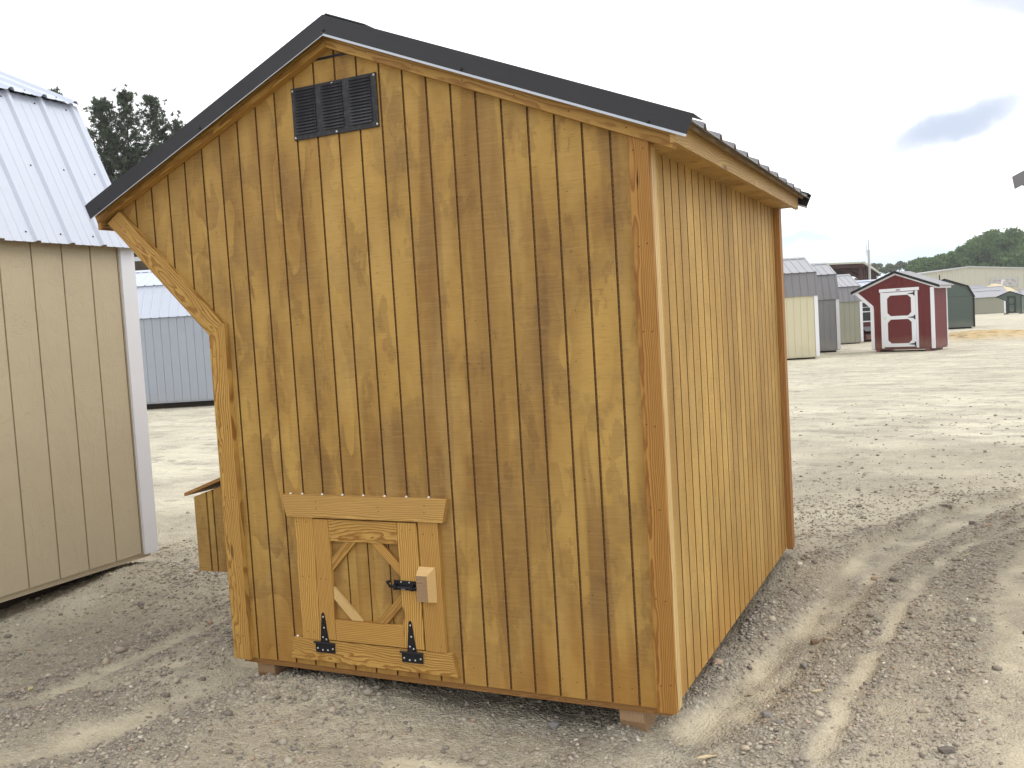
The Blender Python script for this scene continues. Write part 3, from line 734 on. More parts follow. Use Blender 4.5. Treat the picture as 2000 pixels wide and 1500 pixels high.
    # rake flashing: front face plus flange over the roof, pale turned hem
    for yf, name in ((-3.0, 'rake_flashing'), (100.6, 'rake_flashing')):
        for xe, sg in ((-101.9, -1), (7.5, 1)):
            zt = lambda x: 102.6 - (0.424 if x < -48.2 else 0.414) * abs(x - (-48.2))
            nx = 0.75 * sg
            b = MB()
            A0, A1 = -48.2, xe
            b.prism([W3(A0, yf, zt(A0)), W3(A1, yf, zt(A1)), W3(A1 - sg * 1.1, yf, zt(A1) - 2.45), W3(A0, yf, zt(A0) - 2.85)], (0, 0.12 * IN, 0), 0)
            yy = yf + 0.12 if yf < 50 else yf - 4.5
            b.prism([W3(A0, yy, zt(A0)), W3(A1, yy, zt(A1)), W3(A1, yy, zt(A1) - 0.12), W3(A0, yy, zt(A0) - 0.12)], (0, 4.5 * IN, 0), 0)
            # hem kicked outwards at the lower edge
            yo = -0.38 if yf < 50 else 0.5
            b.prism([W3(A0, yf, zt(A0) - 2.84), W3(A0, yf + yo, zt(A0) - 3.14), W3(A0, yf + yo, zt(A0) - 3.22), W3(A0, yf, zt(A0) - 3.0)],
                    W3(A1 - sg * 1.1, 0, zt(A1) - 2.45) - W3(A0, 0, zt(A0) - 2.85), 1)
            b.build(name, [MAT['blackmetal'], MAT['hem']], root)
    # screws along the flashing
    for x in (-98.6, -74.0, -48.2, -25.2, 1.5):
        z = 102.6 - 0.42 * abs(x + 48.2) - 2.35
        b = MB(); b.dome(W3(x, -3.0, z), (0, -1, 0), 0.006, 8, h=0.9)
        b.build('roof_screw', MAT['iron'], root)
    # black z-flashing across the sheet joint under the apex
    b = MB(); b.box(W3(-53.6, -0.12, 97.05), W3(-45.2, 0.0, 97.4)); b.build('joint_flashing', MAT['iron'], root)
    # gable vent
    v0 = MB(); v0.box(W3(-57.2, -0.28, 85.4), W3(-41.25, -0.06, 93.5))
    vent = v0.build('gable_vent', MAT['vent'], root, bevel=0.0012); vent['label'] = 'black louvred metal gable vent'
    lv = None
    for cx in (-54.6, -49.45, -44.25):
        for k in range(15):
            z = 86.25 + k * 0.475
            if lv is None:
                b = MB(); w = 1.95; n = 6
                pr = [(0, 0.10), (-0.20, 0.0), (-0.25, 0.03), (-0.02, 0.42)]
                b.prism([(-w * IN, y * IN, zz * IN) for y, zz in pr], (2 * w * IN, 0, 0))
                lv = b.build('louver', MAT['louver'], vent); lv.location = W3(cx, -0.28, z)
            else:
                c = lv.copy(); COL.objects.link(c); c.parent = vent; c.location = W3(cx, -0.28, z)
                c.rotation_euler = (random.uniform(-.03, .03), random.uniform(-.006, .006), 0)
    for x, z in ((-56.9, 93.1), (-49.3, 93.15), (-41.6, 93.15), (-56.9, 85.8), (-49.0, 85.75), (-41.5, 85.8)):
        b = MB(); b.dome(W3(x, -0.28, z), (0, -1, 0), 0.0055, 8, h=0.7); b.build('screw', MAT['screw'], vent)
    # ------------------------------------------------ pop door
    b = MB(); b.box(W3(-58.7, -0.10, 5.0), W3(-39.2, -0.02, 24.9))
    door = MB(); 
    gx = [GO - 4 * k for k in range(9, 16)]
    ee = [-39.2] + [q for q in gx if -58.7 < q < -39.2] + [-58.7]
    for i in range(len(ee) - 1): door.box(W3(ee[i] - 0.12, -0.14, 5.0), W3(ee[i + 1] + 0.12, -0.005, 24.85))
    pd = door.build('pop_door', MAT['ply'], root); pd['label'] = 'small hinged pop door with chamfered corner braces'
    y = -0.145
    def pz(n, p0, p1, wd, w, t=0.75, mt='lumber', c0=0, c1=0, par=pd):
        return lumber(n, W3(*p0), W3(*p1), wd, w * IN, (0, -1, 0), t * IN, MAT[mt], par, c0 * IN, c1 * IN)
    pz('stile', (-58.65, y, 4.95), (-58.65, y, 24.85), (1, 0, 0), 3.0, mt='lumber_mid')
    pz('stile', (-42.55, y, 4.95), (-42.55, y, 24.85), (1, 0, 0), 3.5, mt='lumber')
    pz('rail', (-55.6, y, 21.35), (-42.6, y, 21.35), (0, 0, 1), 3.5, mt='lumber')
    pz('rail', (-55.6, y, 4.95), (-42.6, y, 4.95), (0, 0, 1), 3.5, mt='lumber_mid')
    t = 0.6; k = 1.45
    pz('corner_brace', (-55.6, y, 16.3), (-50.55, y, 21.33), (-1, 0, 1), k, t, 'lumber_mid', k, -k)
    pz('corner_brace', (-47.65, y, 21.33), (-42.6, y, 16.3), (1, 0, 1), k, t, 'lumber_mid', k, -k)
    pz('corner_brace', (-50.3, y, 8.47), (-55.6, y, 13.8), (-1, 0, -1), k, t, 'endgrain', k, -k)
    pz('corner_brace', (-42.6, y, 13.6), (-47.75, y, 8.47), (1, 0, -1), k, t, 'lumber_mid', k, -k)
    # tee hinges
    def hinge(x):
        h = MB()
        h.prism([W3(x - 0.85, -0.92, 4.35), W3(x + 0.85, -0.92, 4.35), W3(x + 0.28, -0.92, 9.1), W3(x + 0.12, -0.92, 9.4), W3(x - 0.12, -0.92, 9.4), W3(x - 0.28, -0.92, 9.1)], (0, -0.09 * IN, 0), 0)
        h.prism([W3(x - 1.9, -0.92, 2.75), W3(x + 1.9, -0.92, 2.75), W3(x + 1.9, -0.92, 4.2), W3(x - 1.9, -0.92, 4.2)], (0, -0.09 * IN, 0), 0)
        h.cyl(W3(x - 2.15, -1.07, 4.35), W3(x + 2.0, -1.07, 4.35), 0.17 * IN, 10, 0)
        for px, pz_ in ((0, 8.7), (0.05, 6.9), (-0.3, 5.3), (0.35, 5.0), (-1.5, 3.4), (-0.5, 3.15), (0.5, 3.2), (1.5, 3.5)): h.dome(W3(x + px, -1.01, pz_), (0, -1, 0), 0.0042, 8, 1, h=0.5)
        h.build('strap_hinge', [MAT['iron'], MAT['screw']], pd)
    hinge(-58.0 + 0.1); hinge(-41.25)
    # barrel bolt latch
    h = MB()
    h.box(W3(-43.7, -0.92, 14.25), W3(-39.7, -1.0, 15.75), 0)
    for x in (-43.3, -40.2): h.box(W3(x - 0.25, -1.0, 14.35), W3(x + 0.25, -1.62, 15.25), 0)
    h.cyl(W3(-44.4, -1.32, 14.75), W3(-38.7, -1.32, 14.75), 0.19 * IN, 10, 0)
    h.cyl(W3(-44.2, -1.32, 14.75), W3(-44.5, -1.75, 15.6), 0.17 * IN, 8, 0)
    h.cyl(W3(-44.5, -1.75, 15.6), W3(-43.9, -1.8, 15.75), 0.2 * IN, 8, 0)
    for x, z in ((-42.4, 15.5), (-40.9, 15.5), (-42.3, 14.0 + .4), (-41.9, 14.4)): h.dome(W3(x, -1.0, z), (0, -1, 0), 0.0036, 8, 1, h=0.5)
    h.build('barrel_bolt', [MAT['iron'], MAT['screw']], pd)
    # door surround
    P2 = lambda *a, **k_: pz(*a, par=root, **k_)
    P2('door_jamb', (-62.5, 0, 4.7), (-62.5, 0, 25.1), (1, 0, 0), 3.72, mt='lumber')
    P2('door_jamb', (-38.85, 0, 4.8), (-38.85, 0, 25.1), (1, 0, 0), 3.55, mt='lumber_mid')
    lumber('door_header', W3(-63.75, 0, 25.1), W3(-34.2, 0, 25.1), (0, 0, 1), 3.65 * IN, (0, -1, 0), 1.15 * IN, MAT['lumber_mid2'], root, -0.85 * IN, 0.95 * IN)
    lumber('door_sill', W3(-65.2, 0, 1.15), W3(-33.4, 0, 1.15), (0, 0, 1), 3.6 * IN, (0, -1, 0), 0.78 * IN, MAT['lumber'], root, 0.8 * IN, -0.9 * IN)
    # keeper block for the bolt
    b = MB()
    back = [W3(-39.1, -0.78, 12.6), W3(-36.2, -0.78, 12.6), W3(-36.2, -0.78, 18.1), W3(-39.1, -0.78, 18.1)]
    front = [W3(-38.9, -2.1, 13.0), W3(-37.0, -2.1, 13.0), W3(-37.0, -2.1, 17.0), W3(-38.9, -2.1, 17.0)]
    b.add(back + front, [(0, 3, 2, 1)], 1); b.add(back + front, [(4, 5, 6, 7)], 0)
    for i in range(4): b.add([back[i], back[(i + 1) % 4], front[(i + 1) % 4], front[i]], [(0, 1, 2, 3)], 1)
    b.build('keeper_block', [MAT['skid'], MAT['endgrain']], root)
    for k in range(9):
        x = GO - 4 * (9 + k) + (1.3 if k == 7 else 0); zc = 28.8
        if k == 7: x = -63.2
        if k == 8: x, zc = -63.9, 4.8
        b = MB(); b.dome(W3(x, -0.3, zc), (0, -0.5, 1), 0.0058, 8, h=0.9); b.build('caulk_bead', MAT['caulk'], root)
    # nail heads
    b = MB(); g2 = random.Random(4)
    for xx in range(-76, 0, 16):
        for zz in range(8, 100, 8):
            if zz < topf(xx) - 3:
                for q in (-0.75, 0.75):
                    if g2.random() < 0.6: b.dome(W3(xx + q + g2.uniform(-.3, .3), 0, zz + g2.uniform(-1, 1)), (0, -1, 0), 0.0022, 6, h=0.3)
    for xx in range(-74, -2, 3):
        b.dome(W3(xx + g2.uniform(-1, 1), 0, 2.6 + g2.uniform(-.3, .3)), (0, -1, 0), 0.0022, 6, h=0.3)
    for zz in range(4, 78, 12):
        for q in (-1.4, -0.1): b.dome(W3(q + g2.uniform(-.2, .2), -1.0, zz + g2.uniform(-.5, .5)), (0, -1, 0), 0.0026, 6, h=0.3)
        if zz < 54:
            for q in (-76.6, -75.0): b.dome(W3(q, -1.05, zz), (0, -1, 0), 0.0026, 6, h=0.3)
    for x in range(-98, 4, 8):
        z = roofz(x) - 0.9; b.dome(W3(x, -1.5, z), (0, -1, 0), 0.0026, 6, h=0.3)
    for t_ in (0.12, 0.45, 0.62, 0.92):
        b.dome(W3(-77.0 - 20 * t_ + 1, -1.05, 57.0 + 20 * t_ + .6), (0, -1, 0), 0.0026, 6, h=0.3)
    for x, z in ((-61.8, 24.3), (-60.0, 24.3), (-61.5, 15.2), (-60.2, 15.3), (-61.3, 6), (-60.0, 6), (-37.9, 23.2), (-36.2, 23.2), (-35.9, 5.8), (-57.9, 15), (-56.8, 15), (-55.2, 24.0), (-55.2, 22.2), (-43.1, 23.8), (-43.0, 22.0), (-41.7, 23.6), (-40.2, 23.8)):
        b.dome(W3(x, -0.905, z), (0, -1, 0), 0.0022, 6, h=0.3)
    for x, z in ((-57.6, 27.7), (-57.6, 26.6), (-45.7, 27.2), (-45.6, 26.6), (-37.2, 27.7), (-37.3, 26.6)): b.dome(W3(x, -1.155, z), (0, -1, 0), 0.0024, 6, h=0.3)
    for yy in range(8, 96, 6):
        for zz in (3, 75): b.dome(W3(0, yy + g2.uniform(-1, 1), zz), (1, 0, 0), 0.002, 6, h=0.3)
    o = b.build('nail_heads', MAT['nail'], root); o['kind'] = 'stuff'
    # split knot in the corner trim
    b = MB(); b.prism([W3(-1.05, -1.004, 71.0), W3(-0.85, -1.004, 72.2), W3(-0.9, -1.004, 74.2), W3(-1.1, -1.004, 72.6)], (0, -0.0005, 0)); b.build('split_knot', MAT['nail'], root)
    # nest box on the left wall
    b = MB(); b.prism([W3(-77, 4.6, 13.3), W3(-88.9, 4.6, 13.3), W3(-88.9, 4.6, 26.8), W3(-77, 4.6, 30.6)], (0, 36 * IN, 0))
    nb_ = b.build('nest_box', MAT['groove'], root); nb_['label'] = 'plywood nest box with sloping lid on the left wall'
    for xa, xb in ((-88.9, -86.1), (-85.85, -84.7), (-84.45, -80.9), (-80.6, -77.0)):
        b = MB(); f = lambda x: 26.75 + (x + 88.9) * 0.32
        b.prism([W3(xa, 4.6, 13.2), W3(xb, 4.6, 13.2), W3(xb, 4.6, f(xb)), W3(xa, 4.6, f(xa))], (0, (-0.5 if xa < -88 else -0.35 if xa < -85 else -0.25) * IN, 0))
        b.build('siding_board', MAT['ply'], nb_, bevel=0.001)
    b = MB(); b.prism([W3(-90.7, 3.6, 26.9), W3(-77, 3.6, 31.6), W3(-77, 3.6, 32.2), W3(-90.7, 3.6, 27.5)], (0, 38 * IN, 0)); b.build('nest_box_lid', MAT['lumber_dark2'], nb_, bevel=0.001)
    return root
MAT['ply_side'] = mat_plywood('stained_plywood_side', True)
MAT['lumber_dark2'] = mat_lumber('shaded_lumber', (0.42, 0.22, 0.07), (0.24, 0.10, 0.03), 150, 0.7, cath=0.4)
MAT['lumber_rim'] = mat_lumber('rim_board', (0.36, 0.185, 0.055), (0.17, 0.07, 0.02), 200, 0.7, cath=0.6)
MAT['lumber_mid2'] = mat_lumber('header_lumber', (0.62, 0.39, 0.125), (0.29, 0.13, 0.030), 170, 0.8, cath=0.28)
MAT['fascia'] = mat_lumber('fascia_lumber', (0.58, 0.385, 0.135), (0.31, 0.16, 0.045), 110, 0.7, cath=0.7)
MAT['deck'] = mat_lumber('roof_deck_wood', (0.36, 0.26, 0.14), (0.22, 0.14, 0.07), 120, 0.6)
build_coop()

# ------------------------------------------------------------------ generic metal-roofed shed
def shed(label, O, yaw, L, prof, siding, trim, roof_lo, roof_hi, wall_z, base_z=0.1, pitch=0.2032, boards=True,
         group=None, name='storage_shed', cat='shed', ribs=True, trim_w=0.09, rake=None, skids=True, overx=0.05, back_off=0.0, screws=False, windows=()):
    """O: world xy of the right front corner. local x = -L..0 along the eave wall, y = depth, prof = roof polyline (y, z)"""
    root = empty(name, (O[0], O[1], 0), yaw, label, cat, group)
    D = prof[-1][0] + prof[0][0]           # wall depth (overhang symmetrical)
    th = 0.011
    # eave walls
    def wall(A, B, bot, top, brk, nrm):
        A = Vector(A); B = Vector(B); ln = (B - A).length; X = (B - A) / ln; N = Vector(nrm)
        P3 = lambda x, z, off=0: Vector((A.x + X.x * x, A.y + X.y * x, z)) + N * off
        n = max(1, int(round(ln / pitch))); e = [0.0] + [ln - pitch * (k + 0.5) for k in range(n)][::-1] + [ln]
        e = sorted(set(max(0, min(ln, q)) for q in e))
        jb = MB()
        for i in range(len(e) - 1):
            x0 = e[i] + 0.005; x1 = e[i + 1] - 0.005
            if x1 - x0 < 0.01: continue
            P = strip_poly(x0, x1, bot, top, brk)
            b = MB() if boards else jb
            b.prism([P3(x, z, -th) for x, z in P], N * th)
            if boards: b.build('siding_board', siding, root)
        if not boards: jb.build('siding', siding, root)
        b = MB(); P = strip_poly(0.002, ln - 0.002, bot, top, brk); b.prism([P3(x, z, -th) for x, z in P], N * -0.02)
        b.build('wall_panel', siding, root)
    wall((-L, 0, 0), (0, 0, 0), lambda x: base_z, lambda x: wall_z, [], (0, -1, 0))
    wall((-L, D, 0), (0, D, 0), lambda x: base_z, lambda x: wall_z, [], (0, 1, 0))
    ys = [p[0] for p in prof]; zs = [p[1] for p in prof]
    tf = lambda y: float(np.interp(y, ys, zs)) - 0.03
    wall((0, 0, 0), (0, D, 0), lambda x: base_z, tf, ys, (1, 0, 0))
    wall((-L, 0, 0), (-L, D, 0), lambda x: base_z, tf, ys, (-1, 0, 0))
    # corner trims
    t = 0.018
    for x, sx in ((0, 1), (-L, -1)):
        for y, sy in ((0, -1), (D, 1)):
            b = MB(); zt = wall_z - 0.01
            b.box((x - sx * trim_w, y, base_z - 0.01), (x + sx * t, y + sy * t, zt))
            b.box((x, y, base_z - 0.01), (x + sx * t, y - sy * trim_w, zt + 0.0))
            b.build('corner_trim', trim, root)
    # base rail and skids
    b = MB(); b.box((-L + 0.02, 0.015, base_z - 0.035), (-0.02, D - 0.015, base_z + 0.02)); b.build('floor_frame', siding, root)
    if skids:
        for yy in (0.28, D / 2 - 0.05, D - 0.38):
            b = MB(); b.box((-L + 0.05, yy, -0.03), (-0.05, yy + 0.10, base_z - 0.036)); b.build('skid', MAT['dark'], root)
    # roof sheets
    nS = len(prof) - 1
    ridge = max(range(len(prof)), key=lambda i: prof[i][1])
    for i in range(nS):
        (y0, z0), (y1, z1) = prof[i], prof[i + 1]
        a = Vector((0, y0, z0)); c = Vector((0, y1, z1)); up = (c - a).normalized()
        if i < ridge:
            low, high = a, c; upv = up
        else:
            low, high = c, a; upv = -up
        N = Vector((1, 0, 0)).cross(upv); 
        if N.z < 0: N = -N
        is_top = (i in (ridge - 1, ridge))
        ext = 0.055 if nS > 2 and is_top else 0.02
        lowp = low - upv * ext + N * (0.022 if is_top and nS > 2 else 0.006)
        ln = (high - lowp).dot(upv)
        x0 = -L - overx; total = L + 2 * overx; wsh = 0.914
        ns = max(1, int(math.ceil(total / wsh)))
        for k in range(ns):
            xa = overx - k * wsh; xb = max(-L - overx, xa - wsh - 0.0)
            if xa - xb < 0.05: continue
            pr = [(xa, 0.0)]
            q = xa - 0.055
            while q - 0.03 > xb:
                pr += [(q + 0.024, 0), (q + 0.010, 0.019), (q - 0.010, 0.019), (q - 0.024, 0)]
                if screws:
                    for m_ in (0.085, 0.145):
                        if q - m_ - 0.01 > xb: pr += [(q - m_ + 0.010, 0), (q - m_ + 0.006, 0.003), (q - m_ - 0.006, 0.003), (q - m_ - 0.010, 0)]
                q -= 0.2286
            pr.append((xb + 0.0005, 0.0))
            b = MB()
            pts = pr + [(x, h - 0.0025) for x, h in pr[::-1]]
            b.prism([lowp + Vector((x, 0, 0)) + N * h for x, h in pts], upv * (ln - 0.004))
            b.build('roof_panel', roof_hi if is_top else roof_lo, root)
        if screws:
            b = MB()
            for s_ in ((0.06, 0.5, 0.95) if not is_top else (0.1, 0.9)):
                q = overx - 0.055 - 0.05
                while q > -L - overx:
                    b.dome(lowp + Vector((q, 0, 0)) + upv * (ln * s_) + N * 0.001, N, 0.006, 6, h=0.8); q -= 0.2286
            b.build('roof_screws', MAT['iron'], root)['kind'] = 'stuff'
    # ridge cap
    ry, rz = prof[ridge]; b = MB()
    for sg in (1, -1):
        j = ridge + sg; (yy, zz) = prof[j]; d = Vector((0, yy - ry, zz - rz)).normalized() * 0.16
        b.prism([(-L - overx, ry, rz + 0.045), (-L - overx, ry + d.y, rz + d.z + 0.045), (-L - overx, ry + d.y, rz + d.z + 0.04), (-L - overx, ry, rz + 0.04)], (L + 2 * overx, 0, 0))
    b.build('ridge_cap', roof_hi, root)
    # rake trims on both gables
    for x, sx in ((0, 1), (-L, -1)):
        for i in range(nS):
            (y0, z0), (y1, z1) = prof[i], prof[i + 1]
            b = MB(); hh_ = math.hypot(y1 - y0, z1 - z0); ny_, nz_ = (z1 - z0) / hh_ * 0.07, -(y1 - y0) / hh_ * 0.07
            b.prism([(x, y0, z0), (x, y1, z1), (x, y1 + ny_, z1 + nz_), (x, y0 + ny_, z0 + nz_)], (sx * (overx - 0.006 if rake else 0.022), 0, 0))
            b.build('rake_trim', rake or trim, root)
    return root

GAMB = lambda D, ze, dk, zk, zr, ov=0.03: [(-ov, ze), (dk, zk), (D / 2, zr), (D - dk, zk), (D + ov, ze)]
GABL = lambda D, ze, zr, ov=0.12: [(-ov, ze), (D / 2, zr), (D + ov, ze)]
# big beige barn, left foreground (wall faces the wooden coop)
shed('beige lofted barn shed with white metal roof at the left edge', (-3.84, 1.31), R(90), 4.9,
     [(-0.05, 2.18), (0.40, 3.13), (1.45, 3.60), (2.50, 3.13), (2.95, 2.18)], MAT['beige'], MAT['white_paint'], MAT['white_roof'], MAT['white_roof'],
     2.20, base_z=0.215, screws=True, trim_w=0.09, overx=0.03, name='lofted_barn', cat='barn shed')
# blue-grey shed behind
shed('blue-grey barn shed with white roof behind the beige barn', (-14.6, 15.22), R(25.5), 6.0, GAMB(3.0, 2.27, 0.42, 3.08, 3.52), MAT['blue_grey'], MAT['white_paint'],
     MAT['white_roof'], MAT['white_roof'], 2.25, base_z=0.17, name='lofted_barn', cat='barn shed')
# the three gambrel sheds beyond the coop's right wall
grp = 'gambrel sheds in a row beyond the wooden coop'
shed('cream barn shed with taupe roof, nearest of the row of three', (-2.99, 26.70), R(22), 3.6, GAMB(2.9, 1.92, 0.10, 2.62, 3.12), MAT['cream'], MAT['white_paint'],
     MAT['bronze_roof'], MAT['taupe_roof_top'], 1.92, base_z=0.07, group=grp, name='lofted_barn', cat='barn shed', overx=0.04)
shed('dark grey barn shed, middle of the row of three', (-2.81, 30.57), R(22), 3.6, GAMB(2.7, 1.80, 0.26, 2.64, 3.06), MAT['pewter'], MAT['white_paint'],
     MAT['bronze_roof'], MAT['taupe_roof_top'], 1.80, base_z=0.08, group=grp, name='lofted_barn', cat='barn shed', overx=0.04)
shed('khaki barn shed, farthest of the row of three', (-2.67, 37.31), R(22), 3.6, GAMB(3.3, 1.71, 0.22, 2.31, 2.82), MAT['khaki'], MAT['white_paint'],
     MAT['bronze_roof'], MAT['taupe_roof_top'], 1.71, base_z=0.06, group=grp, name='lofted_barn', cat='barn shed', overx=0.04)
# maroon shed with a window, mostly hidden behind the red coop
mr_ = shed('maroon shed with white gridded window between khaki shed and red coop', (-1.3, 39.35), R(22), 2.9, GABL(2.4, 1.98, 2.55), MAT['maroon'], MAT['white_paint'],
     MAT['white_roof'], MAT['white_roof'], 1.98, base_z=0.08, boards=False, name='small_cabin', cat='shed')
def window(parent, x0, x1, z0, z1, y=-0.02, rows=2, cols=2, lower=True, frame=None):
    fr = MB(); w = 0.05
    for a in ((x0 - w, z0 - w, x1 + w, z0), (x0 - w, z1, x1 + w, z1 + w), (x0 - w, z0, x0, z1), (x1, z0, x1 + w, z1)): fr.box((a[0], y, a[1]), (a[2], y - 0.03, a[3]))
    zm = (z0 + z1) / 2 if lower else z0
    if lower: fr.box((x0, y, zm - 0.02), (x1, y - 0.028, zm + 0.02))
    for i in range(1, cols): xx = x0 + (x1 - x0) * i / cols; fr.box((xx - 0.01, y, zm), (xx + 0.01, y - 0.02, z1))
    for i in range(1, rows): zz = zm + (z1 - zm) * i / rows; fr.box((x0, y, zz - 0.01), (x1, y - 0.0195, zz + 0.01))
    o = fr.build('window', frame or MAT['white_paint'], parent)
    b = MB(); b.box((x0, y + 0.004, z0), (x1, y - 0.004, z1)); b.build('pane', MAT['glass'], o)
    return o
window(mr_, -1.62, -0.95, 0.86, 1.62)
b = MB(); b.prism([(-1.62, -0.02, 0.42), (-1.62, -0.45, 0.30), (-1.62, -0.45, 0.08), (-1.62, -0.02, 0.08)], (0.9, 0, 0)); nbx = b.build('nest_box', MAT['maroon'], mr_)
b = MB(); b.prism([(-1.66, -0.02, 0.62), (-1.66, -0.50, 0.46), (-1.66, -0.50, 0.44), (-1.66, -0.02, 0.60)], (0.98, 0, 0)); b.build('nest_box_lid', MAT['roofgrey'], mr_)

# ------------------------------------------------------------------ quaker-style coops further off
def small_coop(label, O, yaw, Lg, siding, trim, doorpaint, roofm, sc=1.0, W=1.96, hinges=True, vent=True, group=None, door_x=(-1.55, -0.53), sidefade=None):
    root = empty('painted_coop', (O[0], O[1], 0), yaw, label, 'chicken coop', group)
    AX = -1.14; AZ = 2.50; EL = -2.50; ER = 0.14; SLl = (AZ - 1.95) / (AX - EL); SLr = (AZ - 2.0) / (ER - AX)
    S = lambda x: x * sc
    rz = lambda x: AZ - (AX - x) * SLl if x < AX else AZ - (x - AX) * SLr
    bz = lambda x: 0.10 if x > -W else min(1.42 + (-W - x) * 0.98, rz(x) - 0.03)
    P3 = lambda x, y, z: Vector((S(x), S(y), S(z)))
    for y, sy in ((0, -1), (Lg, 1)):
        b = MB()
        n = int(2.5 / 0.2032); e = [-2.46] + [-0.1 - 0.2032 * k for k in range(n)][::-1] + [0.0]
        e = sorted(q for q in set(e) if q >= -2.46)
        for i in range(len(e) - 1):
            if e[i + 1] - e[i] < 0.02: continue
            P = strip_poly(e[i] + 0.004, e[i + 1] - 0.004, bz, lambda x: rz(x) - 0.02, [AX, -W])
            if sc > 0.9 and y == 0:
                bb = MB(); bb.prism([P3(x, y, z) for x, z in P], (0, -sy * 0.01 * sc, 0)); bb.build('siding_board', siding, root)
            else: b.prism([P3(x, y, z) for x, z in P], (0, -sy * 0.01 * sc, 0))
        P = strip_poly(-2.45, -0.003, bz, lambda x: rz(x) - 0.025, [AX, -W])
        b.prism([P3(x, y - sy * 0.01, z) for x, z in P], (0, -sy * 0.02 * sc, 0))
        b.build('gable_wall', siding, root)
    b = MB(); b.box(P3(0, 0.012, 0.10), P3(-0.03, Lg - 0.012, rz(0) - 0.02)); b.build('side_wall', siding, root)
    b = MB(); b.box(P3(-W, 0.012, 0.10), P3(-W + 0.03, Lg - 0.012, 1.42)); b.prism([P3(-W, 0.012, 1.42), P3(-2.42, 0.012, 1.87), P3(-2.40, 0.012, 1.90), P3(-W, 0.012, 1.46)], (0, (Lg - .024) * sc, 0)); b.build('side_wall', siding, root)
    t = 0.02
    def tb(x0, z0, x1, z1, name='trim_board', y=-t, mt=None, par=None):
        b = MB(); b.box(P3(x0, 0, z0), P3(x1, y, z1)); return b.build(name, mt or trim, par or root)
    tb(-0.085, 0.07, 0.02, rz(0) - 0.1, 'corner_trim')
    b = MB(); b.box(P3(0.0, 0.0, 0.07), P3(t, 0.02, rz(0) - 0.1)); b.build('corner_trim', trim, root)
    b = MB(); b.box(P3(0.0, Lg, 0.07), P3(t, Lg - 0.05, rz(0) - 0.1)); b.build('corner_trim', trim, root)
    tb(-W - 0.01, 0.07, -W + 0.10, 1.44, 'corner_trim')
    b = MB(); b.prism([P3(-W - 0.01, 0, 1.42), P3(-W + 0.10, 0, 1.46), P3(-2.38, 0, 1.94), P3(-2.50, 0, 1.92)], (0, -t * sc, 0)); b.build('corner_trim', trim, root)
    for (xa, xb) in ((EL - 0.02, AX), (AX, ER)):
        b = MB(); b.prism([P3(xa, 0, rz(xa)), P3(xb, 0, rz(xb)), P3(xb, 0, rz(xb) - 0.085), P3(xa, 0, rz(xa) - 0.085)], (0, -0.032 * sc, 0)); b.build('rake_board', trim, root)
    b = MB(); b.box(P3(ER - 0.02, -0.03, rz(ER) - 0.09), P3(ER, Lg + 0.03, rz(ER) + 0.0)); b.build('fascia_board', trim, root)
    b = MB(); b.box(P3(0, 0, rz(ER) - 0.08), P3(ER - 0.02, Lg, rz(ER) - 0.06)); b.build('soffit_board', trim, root)
    for (xa, xb) in ((EL - 0.07, AX), (AX, ER + 0.08)):
        b = MB(); b.prism([P3(xa, -0.07, rz(xa) + 0.01), P3(xb, -0.07, rz(xb) + 0.01), P3(xb, -0.07, rz(xb) + 0.035), P3(xa, -0.07, rz(xa) + 0.035)], (0, (Lg + 0.14) * sc, 0)); b.build('roof_panel', MAT['bronze_roof'] if xa > -2 else roofm, root)
        b = MB(); b.prism([P3(xa, -0.085, rz(xa) - 0.035), P3(xb, -0.085, rz(xb) - 0.035), P3(xb, -0.085, rz(xb) + 0.045), P3(xa, -0.085, rz(xa) + 0.045)], (0, 0.012 * sc, 0)); b.build('rake_flashing', MAT['black_trim'], root)
    if vent:
        b = MB(); b.box(P3(-1.34, 0, 2.09), P3(-0.95, -0.012, 2.29)); v_ = b.build('gable_vent', siding, root)
        for k in range(3):
            b = MB(); b.box(P3(-1.31 + k * .12, -0.012, 2.12), P3(-1.22 + k * .12, -0.02, 2.26)); b.build('louver', siding, v_)
    x0, x1 = door_x
    tb(x0 - 0.11, 1.89, x1 + 0.11, 1.99, 'door_header', -0.03)
    tb(x0 - 0.08, 0.10, x0, 1.88, 'door_jamb'); tb(x1, 0.10, x1 + 0.06, 1.88, 'door_jamb')
    d = tb(x0 + 0.005, 0.14, x1 - 0.005, 1.87, 'door', -0.012, siding)
    if True:
        for q in ((x0 + 0.005, 0.14, x0 + 0.13, 1.87), (x1 - 0.14, 0.14, x1 - 0.005, 1.87)): tb(*q, 'stile', -0.03, trim, d)
        for za, zb in ((0.14, 0.25), (1.01, 1.12), (1.77, 1.87)): tb(x0 + 0.13, za, x1 - 0.14, zb, 'rail', -0.0295, trim, d)
        k = 0.10
        for xc, sx in ((x0 + 0.13, 1), (x1 - 0.14, -1)):
            for zc, sz in ((0.25, 1), (1.01, -1), (1.12, 1), (1.77, -1)):
                b = MB(); b.prism([P3(xc, 0, zc), P3(xc + sx * k, 0, zc), P3(xc, 0, zc + sz * k)], (0, -0.029 * sc, 0)); b.build('corner_block', trim, d)
